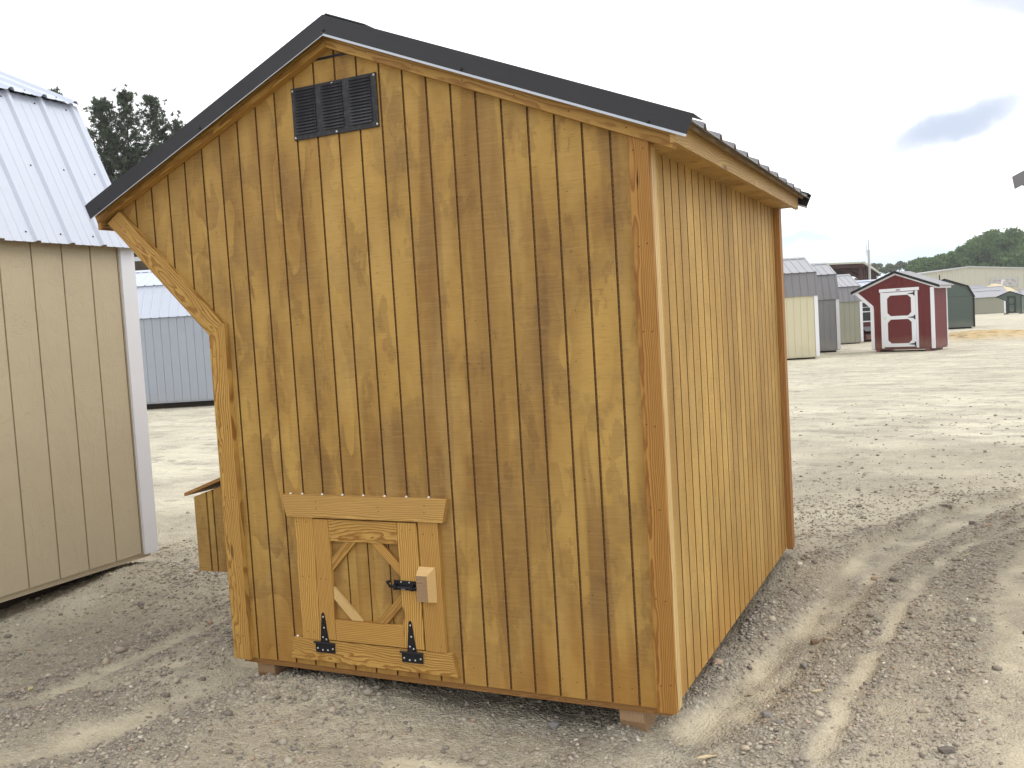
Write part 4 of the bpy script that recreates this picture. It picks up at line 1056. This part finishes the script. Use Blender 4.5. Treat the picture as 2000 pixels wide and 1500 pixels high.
    if hinges:
        for zc in (0.22, 1.06, 1.80):
            b = MB(); b.prism([P3(x1 - 0.24, -0.03, zc - 0.005), P3(x1 - 0.06, -0.03, zc - 0.03), P3(x1 - 0.06, -0.03, zc + 0.03), P3(x1 - 0.24, -0.03, zc + 0.005)], (0, -0.006, 0))
            b.box(P3(x1 - 0.06, -0.03, zc - 0.07), P3(x1 - 0.02, -0.037, zc + 0.07)); b.build('strap_hinge', MAT['iron'], d)
        b = MB(); b.cyl(P3(x0 + 0.07, -0.03, 1.08), P3(x0 + 0.07, -0.06, 1.08), 0.02, 8); b.box(P3(x0 + 0.045, -0.03, 1.0), P3(x0 + 0.06, -0.035, 1.07)); b.build('door_handle', MAT['tag'], d)
        b = MB(); b.box(P3(-1.13, -0.03, 1.92), P3(-1.0, -0.034, 1.95)); b.build('name_plate', MAT['rust'], root)
    b = MB(); b.box(P3(-W + 0.02, 0.03, 0.05), P3(-0.02, Lg - 0.03, 0.12)); b.build('floor_frame', siding, root)
    for x in (-1.83, -0.28):
        b = MB(); b.box(P3(x, 0.0, -0.05), P3(x + 0.12, Lg, 0.08)); b.build('skid', siding, root)
    return root
MAT['tag'] = mat_plain('pale_green_tag', (0.45, 0.70, 0.40), 0.5)
MAT['dark_roof_flat'] = MAT['black_trim']
small_coop('barn-red coop with white trim and white braced door', (0.18, 28.67), R(-18), 1.15, MAT['red'], MAT['white_paint'], None, MAT['black_trim'])
small_coop('small green coop with dark door at the far right edge', (5.62, 88.9), R(-16), 1.6, MAT['green'], MAT['green_trim'], None, MAT['black_trim'], sc=0.78, W=1.55, hinges=False, vent=False, door_x=(-1.35, -0.60))

# green gambrel barn, gable end towards the camera
def green_barn():
    root = empty('lofted_barn', (1.56, 51.58, 0), R(3), 'green barn shed with black trim behind the red coop', 'barn shed')
    W = 2.75; L = 4.2
    ys = [-W - 0.05, -W + 0.24, -W / 2, -0.24, 0.05]; zs = [1.60, 2.18, 2.62, 2.18, 1.60]
    tf = lambda x: float(np.interp(x, ys, zs)) - 0.02
    for y in (0.0, L):
        b = MB(); n = 14; e = [-W] + [-0.1 - 0.2032 * k for k in range(13)][::-1] + [0]
        for i in range(len(e) - 1):
            P = strip_poly(e[i] + .004, e[i + 1] - .004, lambda x: 0.06, tf, ys); b.prism([Vector((x, y, z)) for x, z in P], (0, 0.012, 0))
        P = strip_poly(-W + .01, -0.01, lambda x: 0.06, tf, ys); b.prism([Vector((x, y + 0.012, z)) for x, z in P], (0, 0.02, 0))
        b.build('gable_wall', MAT['green'], root)
    for x in (-W, -0.03):
        b = MB(); b.box((x, 0.01, 0.06), (x + 0.03, L - 0.01, 1.58)); b.build('side_wall', MAT['green'], root)
    b = MB(); b.box((-W + .01, -0.006, 1.66), (-.01, 0.0, 1.675)); b.build('joint_flashing', MAT['green_trim'], root)
    for x in (-0.07, -W - 0.02):
        b = MB(); b.box((x, -0.02, 0.05), (x + 0.09, 0.0, 1.6)); b.build('corner_trim', MAT['black_trim'], root)
    for i in range(4):
        (x0, z0), (x1, z1) = (ys[i], zs[i]), (ys[i + 1], zs[i + 1])
        b = MB(); b.prism([(x0, -0.05, z0), (x1, -0.05, z1), (x1, -0.05, z1 + 0.03), (x0, -0.05, z0 + 0.03)], (0, L + 0.1, 0)); b.build('roof_panel', MAT['bronze_roof'], root)
        d = Vector((x1 - x0, 0, z1 - z0)).normalized(); nn = Vector((-d.z, 0, d.x)) * -0.10
        b = MB(); b.prism([Vector((x0, -0.06, z0 + .035)), Vector((x1, -0.06, z1 + .035)), Vector((x1, -0.06, z1 + .035)) + nn, Vector((x0, -0.06, z0 + .035)) + nn], (0, 0.02 + i * 0.001, 0)); b.build('rake_trim', MAT['black_trim'], root)
    for x in (-W + 0.1, -W / 2 - .1, -0.45):
        b = MB(); b.box((x, 0.05, -0.04), (x + 0.3, L, 0.05)); b.build('skid', MAT['green_trim'], root)
green_barn()

# tan shed and the two roofs behind it
fs = 'low sheds at the far end of the yard'
t1 = shed('tan shed with white corner trim beside the small green coop', (4.76, 98.72), R(14), 4.4, GABL(3.3, 1.56, 2.20), MAT['khaki'], MAT['white_paint'], MAT['taupe_roof_top'], MAT['taupe_roof_top'],
     1.56, base_z=0.0, boards=False, group=fs, trim_w=0.12, name='storage_shed')
b_ = MB()
fr = MB()
for a in ((0.55, 0.55, 1.05, 0.62), (0.55, 1.20, 1.05, 1.27), (0.50, 0.55, 0.57, 1.27), (1.0, 0.55, 1.07, 1.27), (0.5, 0.88, 1.05, 0.93)): fr.box((0.02, a[0] + 0.5, a[1]), (0.06, a[2] + 0.5, a[3]))
w_ = fr.build('window', MAT['white_paint'], t1); b = MB(); b.box((0.015, 1.07, 0.6), (0.03, 1.5, 1.22)); b.build('pane', MAT['glass'], w_)
shed('grey-roofed shed directly behind the tan shed', (5.6, 112.0), R(14), 4.6, GABL(4.2, 1.85, 2.68), MAT['khaki'], MAT['white_paint'], MAT['taupe_roof_top'], MAT['taupe_roof_top'], 1.85, boards=False, group=fs)
shed('lilac-roofed shed behind the other two low sheds, at left', (3.75, 118.0), R(14), 4.2, GABL(3.6, 2.15, 3.02), MAT['pewter'], MAT['white_paint'], MAT['taupe_roof_top'], MAT['taupe_roof_top'], 2.15, boards=False, group=fs)
shed('pale-roofed shed behind the small green coop at the right edge', (11.2, 104.5), R(10), 4.6, GABL(3.4, 1.55, 2.12), MAT['blue_grey'], MAT['white_paint'], MAT['taupe_roof_top'], MAT['taupe_roof_top'], 1.55, boards=False, group=fs)

# neighbouring shed whose roof corner enters at the right edge
def neighbour():
    # gable end faces the camera; left eave overhangs like the wooden coop's
    root = empty('neighbouring_coop', (1.24, 3.20, 0), R(-17.5), 'coop outside the right edge, only its grey eave corner showing', 'chicken coop')
    sl = 0.42; ze = 2.17; W = 2.7; L = 2.4
    prof = lambda y: [(0, ze), (W / 2, ze + sl * W / 2), (W, ze)]
    for sx in (0, 1):
        xa, xb = (0, W / 2) if sx == 0 else (W, W / 2)
        pr = [(0, 0)]
        for k in range(10):
            c = 0.09 + 0.2286 * k
            pr += [(c - .024, 0), (c - .01, .019), (c + .01, .019), (c + .024, 0)]
        pr.append((L, 0)); b = MB()
        pts = pr + [(y, z - 0.003) for y, z in pr[::-1]]
        b.prism([Vector((xa, y, ze + 0.055 + z)) for y, z in pts], Vector((xb - xa, 0, sl * W / 2))); b.build('roof_panel', MAT['bronze_roof'], root)
    b = MB(); b.prism([(0.012, -0.02, ze - 0.02), (W / 2, -0.02, ze - 0.02 + sl * W / 2), (W / 2, -0.02, ze + 0.065 + sl * W / 2), (0.0, -0.02, ze + 0.052)], (0, 0.012, 0)); b.build('rake_flashing', MAT['roofgrey'], root)
    b = MB(); b.prism([(0.05, -0.005, ze - 0.005), (W / 2, -0.005, ze + sl * W / 2), (W / 2, -0.005, ze + 0.05 + sl * W / 2), (0.05, -0.005, ze + 0.045)], (0, L, 0)); b.build('roof_deck', MAT['deck'], root)
    b = MB(); b.prism([(0.68, 0.03, 0.1), (W - .2, 0.03, 0.1), (W - .2, 0.03, ze + 0.03), (W / 2, 0.03, ze + sl * W / 2 - 0.03), (0.1, 0.03, ze - 0.0), (0.68, 0.03, 1.4)], (0, L - 0.08, 0)); b.build('coop_body', MAT['ply'], root)
    for x in (0.75, 2.2):
        b = MB(); b.box((x, 0.1, -0.05), (x + 0.1, L - 0.1, 0.1)); b.build('skid', MAT['skid'], root)
neighbour()

# ------------------------------------------------------------------ far buildings
def warehouse():
    root = empty('warehouse', (2.02, 142.3, 0), R(25), 'long tan metal warehouse behind the sheds on the right', 'warehouse')
    H = 5.86; s = 0.085; Wl = 30; Wr = 30; D = 45
    tp = lambda x: H - s * abs(x)
    b = MB(); P = [(-Wl, 0), (Wr, 0), (Wr, tp(Wr)), (0, H), (-Wl, tp(Wl))]
    b.prism([Vector((x, 0.06, z)) for x, z in P], (0, D, 0)); b.build('wall', MAT['warehouse'], root)
    # corrugated skin: ribs every 0.3 m are real geometry, joined
    b = MB(); x = -Wl
    while x < Wr:
        b.prism([(x, 0.06, 0.0), (x + 0.10, 0.0, 0.0), (x + 0.20, 0.0, 0.0), (x + 0.30, 0.06, 0)], (0, 0, 1.0))
        i0 = len(b.v) - 8
        for q in range(i0, len(b.v)):
            vx, vy, vz = b.v[q]
            if vz > 0.5: b.v[q] = (vx, vy, tp(vx) - 0.02)
        x += 0.75
    o = b.build('wall_ribs', MAT['warehouse'], root); o['kind'] = 'stuff'
    for sg in (-1, 1):
        b = MB(); e = Wl * sg
        b.prism([(0, -0.15, H), (e, -0.15, tp(e)), (e, -0.15, tp(e) + 0.16), (0, -0.15, H + 0.16)], (0, D, 0)); b.build('roof_trim', MAT['galv'], root)
    # framed opening with a faded white banner
    ang = R(25); 
    def lx(wx, wy): dx, dy = wx - 2.02, wy - 142.3; return dx * math.cos(ang) + dy * math.sin(ang)
    xa, xb = lx(4.79, 143.5), lx(7.92, 145.0)
    b = MB()
    for q in ((xa - .12, 2.95, xb + .12, 3.07), (xa - .12, 3.92, xb + .12, 4.06), (xa - .12, 2.95, xa, 4.0), (xb, 2.95, xb + .12, 4.0)): b.box((q[0], -0.08, q[1]), (q[2], 0.02, q[3]))
    w = b.build('window', MAT['galv'], root)
    b = MB(); b.box((xa, -0.03, 3.05), (xb, 0.0, 3.95)); b.build('pane', MAT['banner'], w)
    b = MB(); xm = xa + (xb - xa) * 0.38
    b.prism([(xm, -0.04, 3.08), (xm + 0.18, -0.04, 3.08), (xm + 0.34, -0.04, 3.7), (xm + 0.62, -0.04, 3.72), (xm + 0.62, -0.04, 3.88), (xm + 0.12, -0.04, 3.86)], (0, 0.008, 0)); b.build('banner_mark', MAT['white_paint'], w)
s = NB('faded_banner', 0.8); v = s.coord(); s.col(s.ramp(s.noise(v, 2.2, 4, 0.7), [(0.3, (0.20, 0.18, 0.19)), (0.5, (0.42, 0.41, 0.42)), (0.7, (0.55, 0.55, 0.56))])); MAT['banner'] = s.m
warehouse()

def pavilion():
    root = empty('open_pavilion', (-5.03, 65.9, 0), R(2), 'open-sided dark maroon steel pavilion behind the barn sheds', 'pavilion')
    z0 = 4.38; D = 24.0; Wd = 12.0
    b = MB(); b.prism([(0, 0, z0), (-Wd, 0, z0 + 0.45), (-Wd, 0, z0 + 0.57), (0, 0, z0 + 0.12)], (0, 0.1, 0)); b.build('fascia_board', MAT['warehouse'], root)
    b = MB(); b.prism([(0, 0.1, z0 + 0.04), (-Wd, 0.1, z0 + 0.49), (-Wd, 0.1, z0 + 0.55), (0, 0.1, z0 + 0.10)], (0, D - 0.1, 0)); b.build('roof_panel', MAT['rust'], root)
    b = MB(); b.box((0.0, 0, z0 - 0.02), (0.1, D, z0 + 0.13)); b.build('fascia_board', MAT['warehouse'], root)
    b = MB(); b.prism([(0, 0.12, z0 - 0.26), (-Wd, 0.12, z0 + 0.2), (-Wd, 0.12, z0 + 0.44), (0, 0.12, z0 - 0.02)], (0, 0.15, 0)); b.build('eave_beam', MAT['rust'], root)
    for k in range(9):
        y = 0.4 + k * 2.9
        b = MB(); b.box((-0.35, y, 0), (-0.13, y + 0.2, z0 - 0.02)); b.build('post', MAT['rust'], root)
        b = MB(); b.prism([(0, y + .02, z0 - 0.24), (-Wd, y + .02, z0 + 0.2), (-Wd, y + .02, z0 + 0.46), (0, y + .02, z0 + 0.02)], (0, 0.16, 0)); b.build('rafter', MAT['rust'], root)
        b = MB(); b.prism([(-0.3, y + 0.06, z0 - 1.1), (-0.3, y + 0.06, z0 - 1.0), (-1.4, y + 0.06, z0 - 0.18), (-1.5, y + 0.06, z0 - 0.2)], (0, 0.08, 0)); b.build('knee_brace', MAT['rust'], root)
    for k in range(3):
        b = MB(); b.box((-Wd + k * 3.9, 0.4, 0), (-Wd + k * 3.9 + 0.2, 0.6, z0)); b.build('post', MAT['rust'], root)
    b = MB(); b.box((-Wd, D - 0.2, 2.6), (-0.3, D - 0.1, 2.75)); b.build('rail', MAT['rust'], root)
pavilion()
def dark_barn():
    root = empty('open_pole_barn', (-29.0, 31.5, 0), R(25.5), 'dark open pole barn in front of the pines, behind the blue-grey shed', 'barn')
    z1 = 5.6
    b = MB(); b.box((-10, 0, z1), (8, 9, z1 + 0.2)); b.build('roof_panel', MAT['galv'], root)
    b = MB(); b.box((-10, 8.8, 0), (8, 9, z1)); b.build('rear_wall', MAT['dark'], root)
    b = MB(); b.box((-10, 0, z1 - 0.45), (8, 0.15, z1)); b.build('eave_beam', MAT['dark'], root)
    for x in (-10, -7, -4, -1, 2, 5, 7.8):
        b = MB(); b.box((x, 0, 0), (x + 0.2, 0.2, z1 - 0.45)); b.build('post', MAT['rust'], root)
    for x in (-10, 7.9):
        b = MB(); b.box((x, 0.2, 0), (x + 0.1, 9, z1)); b.build('side_wall', MAT['dark'], root)
dark_barn()
# mast and small post
b = MB(); b.cyl((-4.85, 68.25, 0), (-4.85, 68.25, 5.4), 0.09, 8, r2=0.085); b.cyl((-4.85, 68.25, 5.4), (-4.85, 68.25, 6.12), 0.035, 8, r2=0.03); b.cyl((-4.98, 68.25, 5.0), (-4.98, 68.25, 5.75), 0.02, 6)
o = b.build('antenna_mast', MAT['galv']); tag(o, 'thin grey mast rising above the dark open pavilion', 'mast')
b = MB(); b.cyl((-1.26, 118.3, 0), (-1.26, 118.3, 4.5), 0.07, 8); b.box((-1.36, 118.25, 3.9), (-1.16, 118.35, 4.0))
o = b.build('utility_post', MAT['iron']); tag(o, 'short dark post standing in front of the warehouse wall', 'post')

# orange and pale sand piles
def pile(name, x, y, rx, ry, h, label, col, seed):
    n = 40; g = np.linspace(-1.15, 1.15, n); X, Y = np.meshgrid(g, g); r = np.hypot(X, Y)
    Z = h * np.clip(1 - r, 0, 1) ** 0.85 * (0.85 + 0.3 * fbm(X * 4, Y * 4, 4, seed)) + h * 0.10 * (fbm(X * 9, Y * 9, 3, seed + 3) - 0.5) * (r < 1) - 0.02
    co = np.stack([X * rx, Y * ry, Z], -1).reshape(-1, 3); idx = np.arange(n * n).reshape(n, n)
    f = np.stack([idx[:-1, :-1], idx[:-1, 1:], idx[1:, 1:], idx[1:, :-1]], -1).reshape(-1, 4)
    me = bpy.data.meshes.new(name); me.from_pydata(co.tolist(), [], f.tolist())
    for p in me.polygons: p.use_smooth = True
    me.materials.append(col); o = bpy.data.objects.new(name, me); COL.objects.link(o); o.location = (x, y, 0)
    tag(o, label, 'sand pile')
sa = mat_plain('orange_sand', (0.62, 0.40, 0.17), 0.95, var=0.15, scale=1.5)
sb = mat_plain('pale_sand', (0.66, 0.52, 0.33), 0.95, var=0.12, scale=1.5)
pile('sand_pile', 10.6, 132, 5.5, 5, 3.6, 'tall orange sand pile behind the low sheds at the right edge', sa, 4)
pile('sand_pile', 4.8, 134, 6.5, 4, 3.2, 'pale sand pile behind the low sheds, below the warehouse opening', sb, 9)

# ------------------------------------------------------------------ trees
def leaf_mat(name, c0, c1, scale=0.6):
    s = NB(name, 0.75); s.b.inputs['Specular IOR Level'].default_value = 0.15
    A = s.n('ShaderNodeAttribute', attribute_name='tone').outputs['Fac']
    c = s.mixc(A, c0, c1); s.col(c)
    tr = s.n('ShaderNodeBsdfTranslucent'); s.l(c, tr.inputs[0])
    mx = s.n('ShaderNodeMixShader', ins={0: 0.28}); s.l(s.b.outputs[0], mx.inputs[1]); s.l(tr.outputs[0], mx.inputs[2])
    s.l(mx.outputs[0], s.t.nodes['Material Output'].inputs[0]); return s.m
BARK = mat_plain('bark', (0.085, 0.062, 0.045), 0.95, var=0.3, scale=12)
def tri_mesh(name, co, tone, mat, parent):
    n = len(co) // 3
    me = bpy.data.meshes.new(name); me.vertices.add(len(co)); me.vertices.foreach_set('co', co.astype(np.float32).reshape(-1))
    me.loops.add(len(co)); me.loops.foreach_set('vertex_index', np.arange(len(co), dtype=np.int32))
    me.polygons.add(n); me.polygons.foreach_set('loop_start', np.arange(0, len(co), 3, dtype=np.int32)); me.polygons.foreach_set('loop_total', np.full(n, 3, np.int32))
    me.update(calc_edges=True)
    at = me.attributes.new('tone', 'FLOAT', 'POINT'); at.data.foreach_set('value', tone.astype(np.float32))
    me.materials.append(mat); o = bpy.data.objects.new(name, me); COL.objects.link(o); o.parent = parent; return o
def tuft(g, P, size, k, flat=1.0, upb=0.0, thin=0.16):
    """k thin triangles radiating from each centre in P"""
    n = len(P); d = g.normal(0, 1, (n, k, 3)); d[..., 2] += upb; d /= np.linalg.norm(d, axis=-1, keepdims=True)
    w = np.cross(d, g.normal(0, 1, (n, k, 3))); w /= np.linalg.norm(w, axis=-1, keepdims=True)
    L = size[:, None, None] * g.uniform(0.6, 1.2, (n, k, 1))
    a = P[:, None] + d * L * 0.05; t = P[:, None] + d * L
    p = np.stack([a - w * L * thin, a + w * L * thin, t], 2)
    return p.reshape(-1, 3)
def pine(x, y, h, rad, label, seed, group='pines behind the beige barn'):
    g = np.random.default_rng(seed); root = empty('pine_tree', (x, y, 0), 0, label, 'pine tree', group)
    b = MB(); lean = g.uniform(-.25, .25, 2)
    px = lambda z: Vector((lean[0] * (z / h) ** 2, lean[1] * (z / h) ** 2, z))
    for k in range(8):
        za, zb = h * k / 8, h * (k + 1) / 8
        b.cyl(px(za), px(zb), 0.17 * (1 - za / h) + 0.015, 8, r2=0.17 * (1 - zb / h) + 0.012)
    C_ = []; T = []; 
    nb = 230
    zz = h * (0.22 + 0.78 * np.sort(g.random(nb)) ** 0.8)
    for z in zz:
        f = (1 - z / h); L = rad * (0.20 + 1.15 * min(1, f * 2.4) ** 0.7) * g.uniform(0.55, 1.15) * (1.0 if z / h > 0.4 else g.uniform(0.4, 1))
        az = g.uniform(0, 2 * np.pi); up = 0.15 + 0.75 * (z / h)
        d = Vector((math.cos(az), math.sin(az), up * g.uniform(0.5, 1.2))).normalized()
        p0 = px(min(z, h * 0.985)); p1 = p0 + d * L
        b.cyl(p0, p1, 0.028 * (0.4 + f), 4, r2=0.008)
        m = max(3, int(L / 0.17))
        for j in range(m):
            t = (j + 1.2) / m
            if t < 0.3: continue
            q = p0.lerp(p1, min(t, 1.02)); q = q + Vector(g.normal(0, 0.09 + 0.06 * L, 3)); C_.append(q[:]); T.append(t)
            if g.random() < 0.5: C_.append((q[0] + g.normal(0, .14), q[1] + g.normal(0, .14), q[2] + abs(g.normal(0, .14)))); T.append(t)
    for j in range(14): C_.append(tuple(px(h * (0.93 + 0.07 * j / 13)) + Vector(g.normal(0, 0.05, 3)))); T.append(1)
    b.build('trunk', BARK, root)
    P = np.array(C_); sz = g.uniform(0.17, 0.29, len(P))
    co = tuft(g, P, sz, 15, upb=0.55, thin=0.12)
    tone = np.repeat(np.clip(0.15 + 0.5 * np.array(T) * g.random(len(P)) + g.normal(0, .12, len(P)), 0, 1), 45)
    tri_mesh('crown', co, tone, PINE, root)
PINE = leaf_mat('pine_needles', (0.032, 0.048, 0.032), (0.13, 0.165, 0.095))
for i, (x, y, h, r_, lb) in enumerate([
    (-40.2, 33.6, 14.6, 1.35, 'bushy pine just right of the barn roof, leftmost of the group'),
    (-39.0, 34.2, 14.95, 1.25, 'tallest pine in the middle of the group, with a spiky top'),
    (-37.6, 34.9, 14.75, 1.35, 'pine to the right of the tallest one'),
    (-36.6, 35.6, 13.4, 1.2, 'lower pine half hidden by the coop roof slope'),
    (-42.3, 32.6, 15.35, 0.8, 'slim pine whose tip pokes above the barn roof'),
    (-38.2, 36.6, 13.0, 1.5, 'pine standing behind the others, low in the gap'),
    (-40.6, 36.0, 12.2, 1.6, 'shorter pine behind the leftmost ones'),
    (-35.4, 36.5, 13.1, 1.1, 'small pine tip showing just above the coop roof edge'),
]): pine(x, y, h, r_, lb, 100 + i)

def broadleaf(x, y, h, rad, label, seed, mat, group, leaf=0.34, n_cl=60, dens=46, trunk_h=None):
    g = np.random.default_rng(seed); root = empty('broadleaf_tree', (x, y, 0), 0, label, 'tree', group)
    b = MB(); b.cyl((0, 0, 0), (0, 0, h * 0.55), h * 0.022, 8, r2=h * 0.013)
    cl = []
    for k in range(n_cl):
        u = g.random(); th = g.uniform(0, 2 * np.pi); ph = np.arccos(g.uniform(-0.35, 1.0))
        r = rad * (0.55 + 0.45 * u ** 0.5) * g.uniform(0.82, 1.08)
        c = np.array([r * math.sin(ph) * math.cos(th), r * math.sin(ph) * math.sin(th), h - rad * 0.95 * (h * 0.55 / rad if False else 1.0) + (rad * 0.92) * math.cos(ph) * g.uniform(0.7, 1.05)])
        c[2] = h - rad * 0.95 + rad * 0.9 * math.cos(ph)
        if ph > 1.2: c[2] -= g.uniform(0, 0.5) * max(0, h - 2 * rad)
        cs = rad * g.uniform(0.13, 0.30); cl.append((c, cs))
    for c, cs in cl[:: max(1, n_cl // 16)]:
        m = Vector((0, 0, h * g.uniform(0.3, 0.55))); b.cyl(m, c, h * 0.007, 5, r2=h * 0.002)
    b.build('trunk', BARK, root)
    Ps = []; Ts = []
    for c, cs in cl:
        m = int(dens * (cs / rad / 0.2) ** 1.5) + 10
        d = g.normal(0, 1, (m, 3)); d /= np.linalg.norm(d, axis=1, keepdims=True); rr = cs * g.random(m) ** 0.35
        q = c + d * rr[:, None] * np.array([1.25, 1.25, 0.72]) + g.normal(0, cs * 0.12, (m, 3)); Ps.append(q)
        Ts.append(np.clip(0.5 + g.normal(0, 0.18) + 0.18 * g.normal(0, 1, m), 0, 1))
    P = np.concatenate(Ps); T = np.concatenate(Ts)
    co = tuft(g, P, np.full(len(P), leaf) * g.uniform(0.7, 1.3, len(P)), 5, thin=0.38)
    tri_mesh('crown', co, np.repeat(T, 15), mat, root)
OAK = leaf_mat('oak_leaves', (0.070, 0.125, 0.048), (0.20, 0.30, 0.115))
OAK2 = leaf_mat('distant_leaves', (0.065, 0.085, 0.050), (0.16, 0.20, 0.11))
tg = 'broadleaf trees beyond the warehouse'
# (x, y, height, radius)
for i, (x, y, h, r_, lb, mt) in enumerate([
    (7.4, 179, 13.0, 4.2, 'tallest leafy tree, its rounded top left of the right edge', OAK),
    (11.6, 181, 12.0, 4.0, 'large leafy tree at the right edge of the photo', OAK),
    (3.6, 177, 11.4, 3.8, 'big leafy tree left of the tallest one', OAK),
    (5.4, 183, 12.2, 4.2, 'leafy tree filling the gap behind the two tallest', OAK),
    (0.4, 176, 9.5, 3.1, 'medium tree at the step in the tree line', OAK),
    (-1.9, 175, 9.0, 2.7, 'medium round tree right of the pale trees', OAK),
    (-4.6, 174, 8.7, 2.9, 'left end tree of the darker green group', OAK),
    (9.5, 176, 9.5, 4.0, 'dark leafy tree low behind the warehouse roof, at right', OAK),
    (15.5, 186, 12.4, 4.5, 'leafy tree just beyond the right edge', OAK),
]): broadleaf(x, y, h, r_, lb, 300 + i, mt, tg, leaf=0.30, n_cl=90, dens=60)
tg2 = 'pale distant trees behind the red coop'
for i, (x, y, h, r_, lb) in enumerate([
    (-16.6, 226, 10.6, 2.6, 'pale distant tree just right of the pavilion'),
    (-13.5, 228, 10.3, 2.3, 'pale distant tree, second from the pavilion'),
    (-11.0, 229, 10.6, 2.0, 'slender pale tree above the red coop ridge'),
    (-8.2, 231, 10.8, 2.3, 'pale tree, third from the left above the red coop'),
    (-5.4, 232, 11.2, 2.2, 'taller pale tree near the darker green group'),
    (-3.2, 230, 9.6, 2.4, 'low pale tree beside the darker green group'),
    (-18.9, 226, 9.8, 2.4, 'pale distant tree half hidden by the pavilion roof'),
]): broadleaf(x, y, h, r_, lb, 500 + i, OAK2, tg2, leaf=0.38, n_cl=34, dens=26)
# far woods on the horizon, read as one mass
def woods():
    g = np.random.default_rng(77); P = []
    for k in range(2600):
        a = g.uniform(-1.35, 0.75); r = g.uniform(330, 380); hh = g.uniform(0, 7.0) * (0.75 + 0.4 * vnoise(np.array([a * 40]), np.array([0.0]))[0])
        P.append((0.95 + r * math.sin(a), -3.1 + r * math.cos(a), hh))
    P = np.array(P); co = tuft(g, P, g.uniform(2.0, 3.6, len(P)), 12, thin=0.4)
    o = tri_mesh('far_woods', co, np.repeat(g.random(len(P)), 36), OAK2, None); tag(o, 'low far-off woods along the horizon behind everything', 'woods', kind='stuff')
woods()

# ------------------------------------------------------------------ faint summer haze
def haze():
    b = MB(); b.box((-470, -170, -1.5), (470, 600, 24)); hm = bpy.data.materials.new('haze'); hm.use_nodes = True
    t = hm.node_tree; t.nodes.clear(); o_ = t.nodes.new('ShaderNodeOutputMaterial'); v_ = t.nodes.new('ShaderNodeVolumePrincipled')
    v_.inputs['Color'].default_value = (0.93, 0.95, 0.97, 1); v_.inputs['Density'].default_value = 0.0006; v_.inputs['Anisotropy'].default_value = 0.2
    t.links.new(v_.outputs[0], o_.inputs['Volume']); o = b.build('haze', hm); tag(o, 'thin pale haze over the whole yard', 'haze', kind='stuff')
haze()
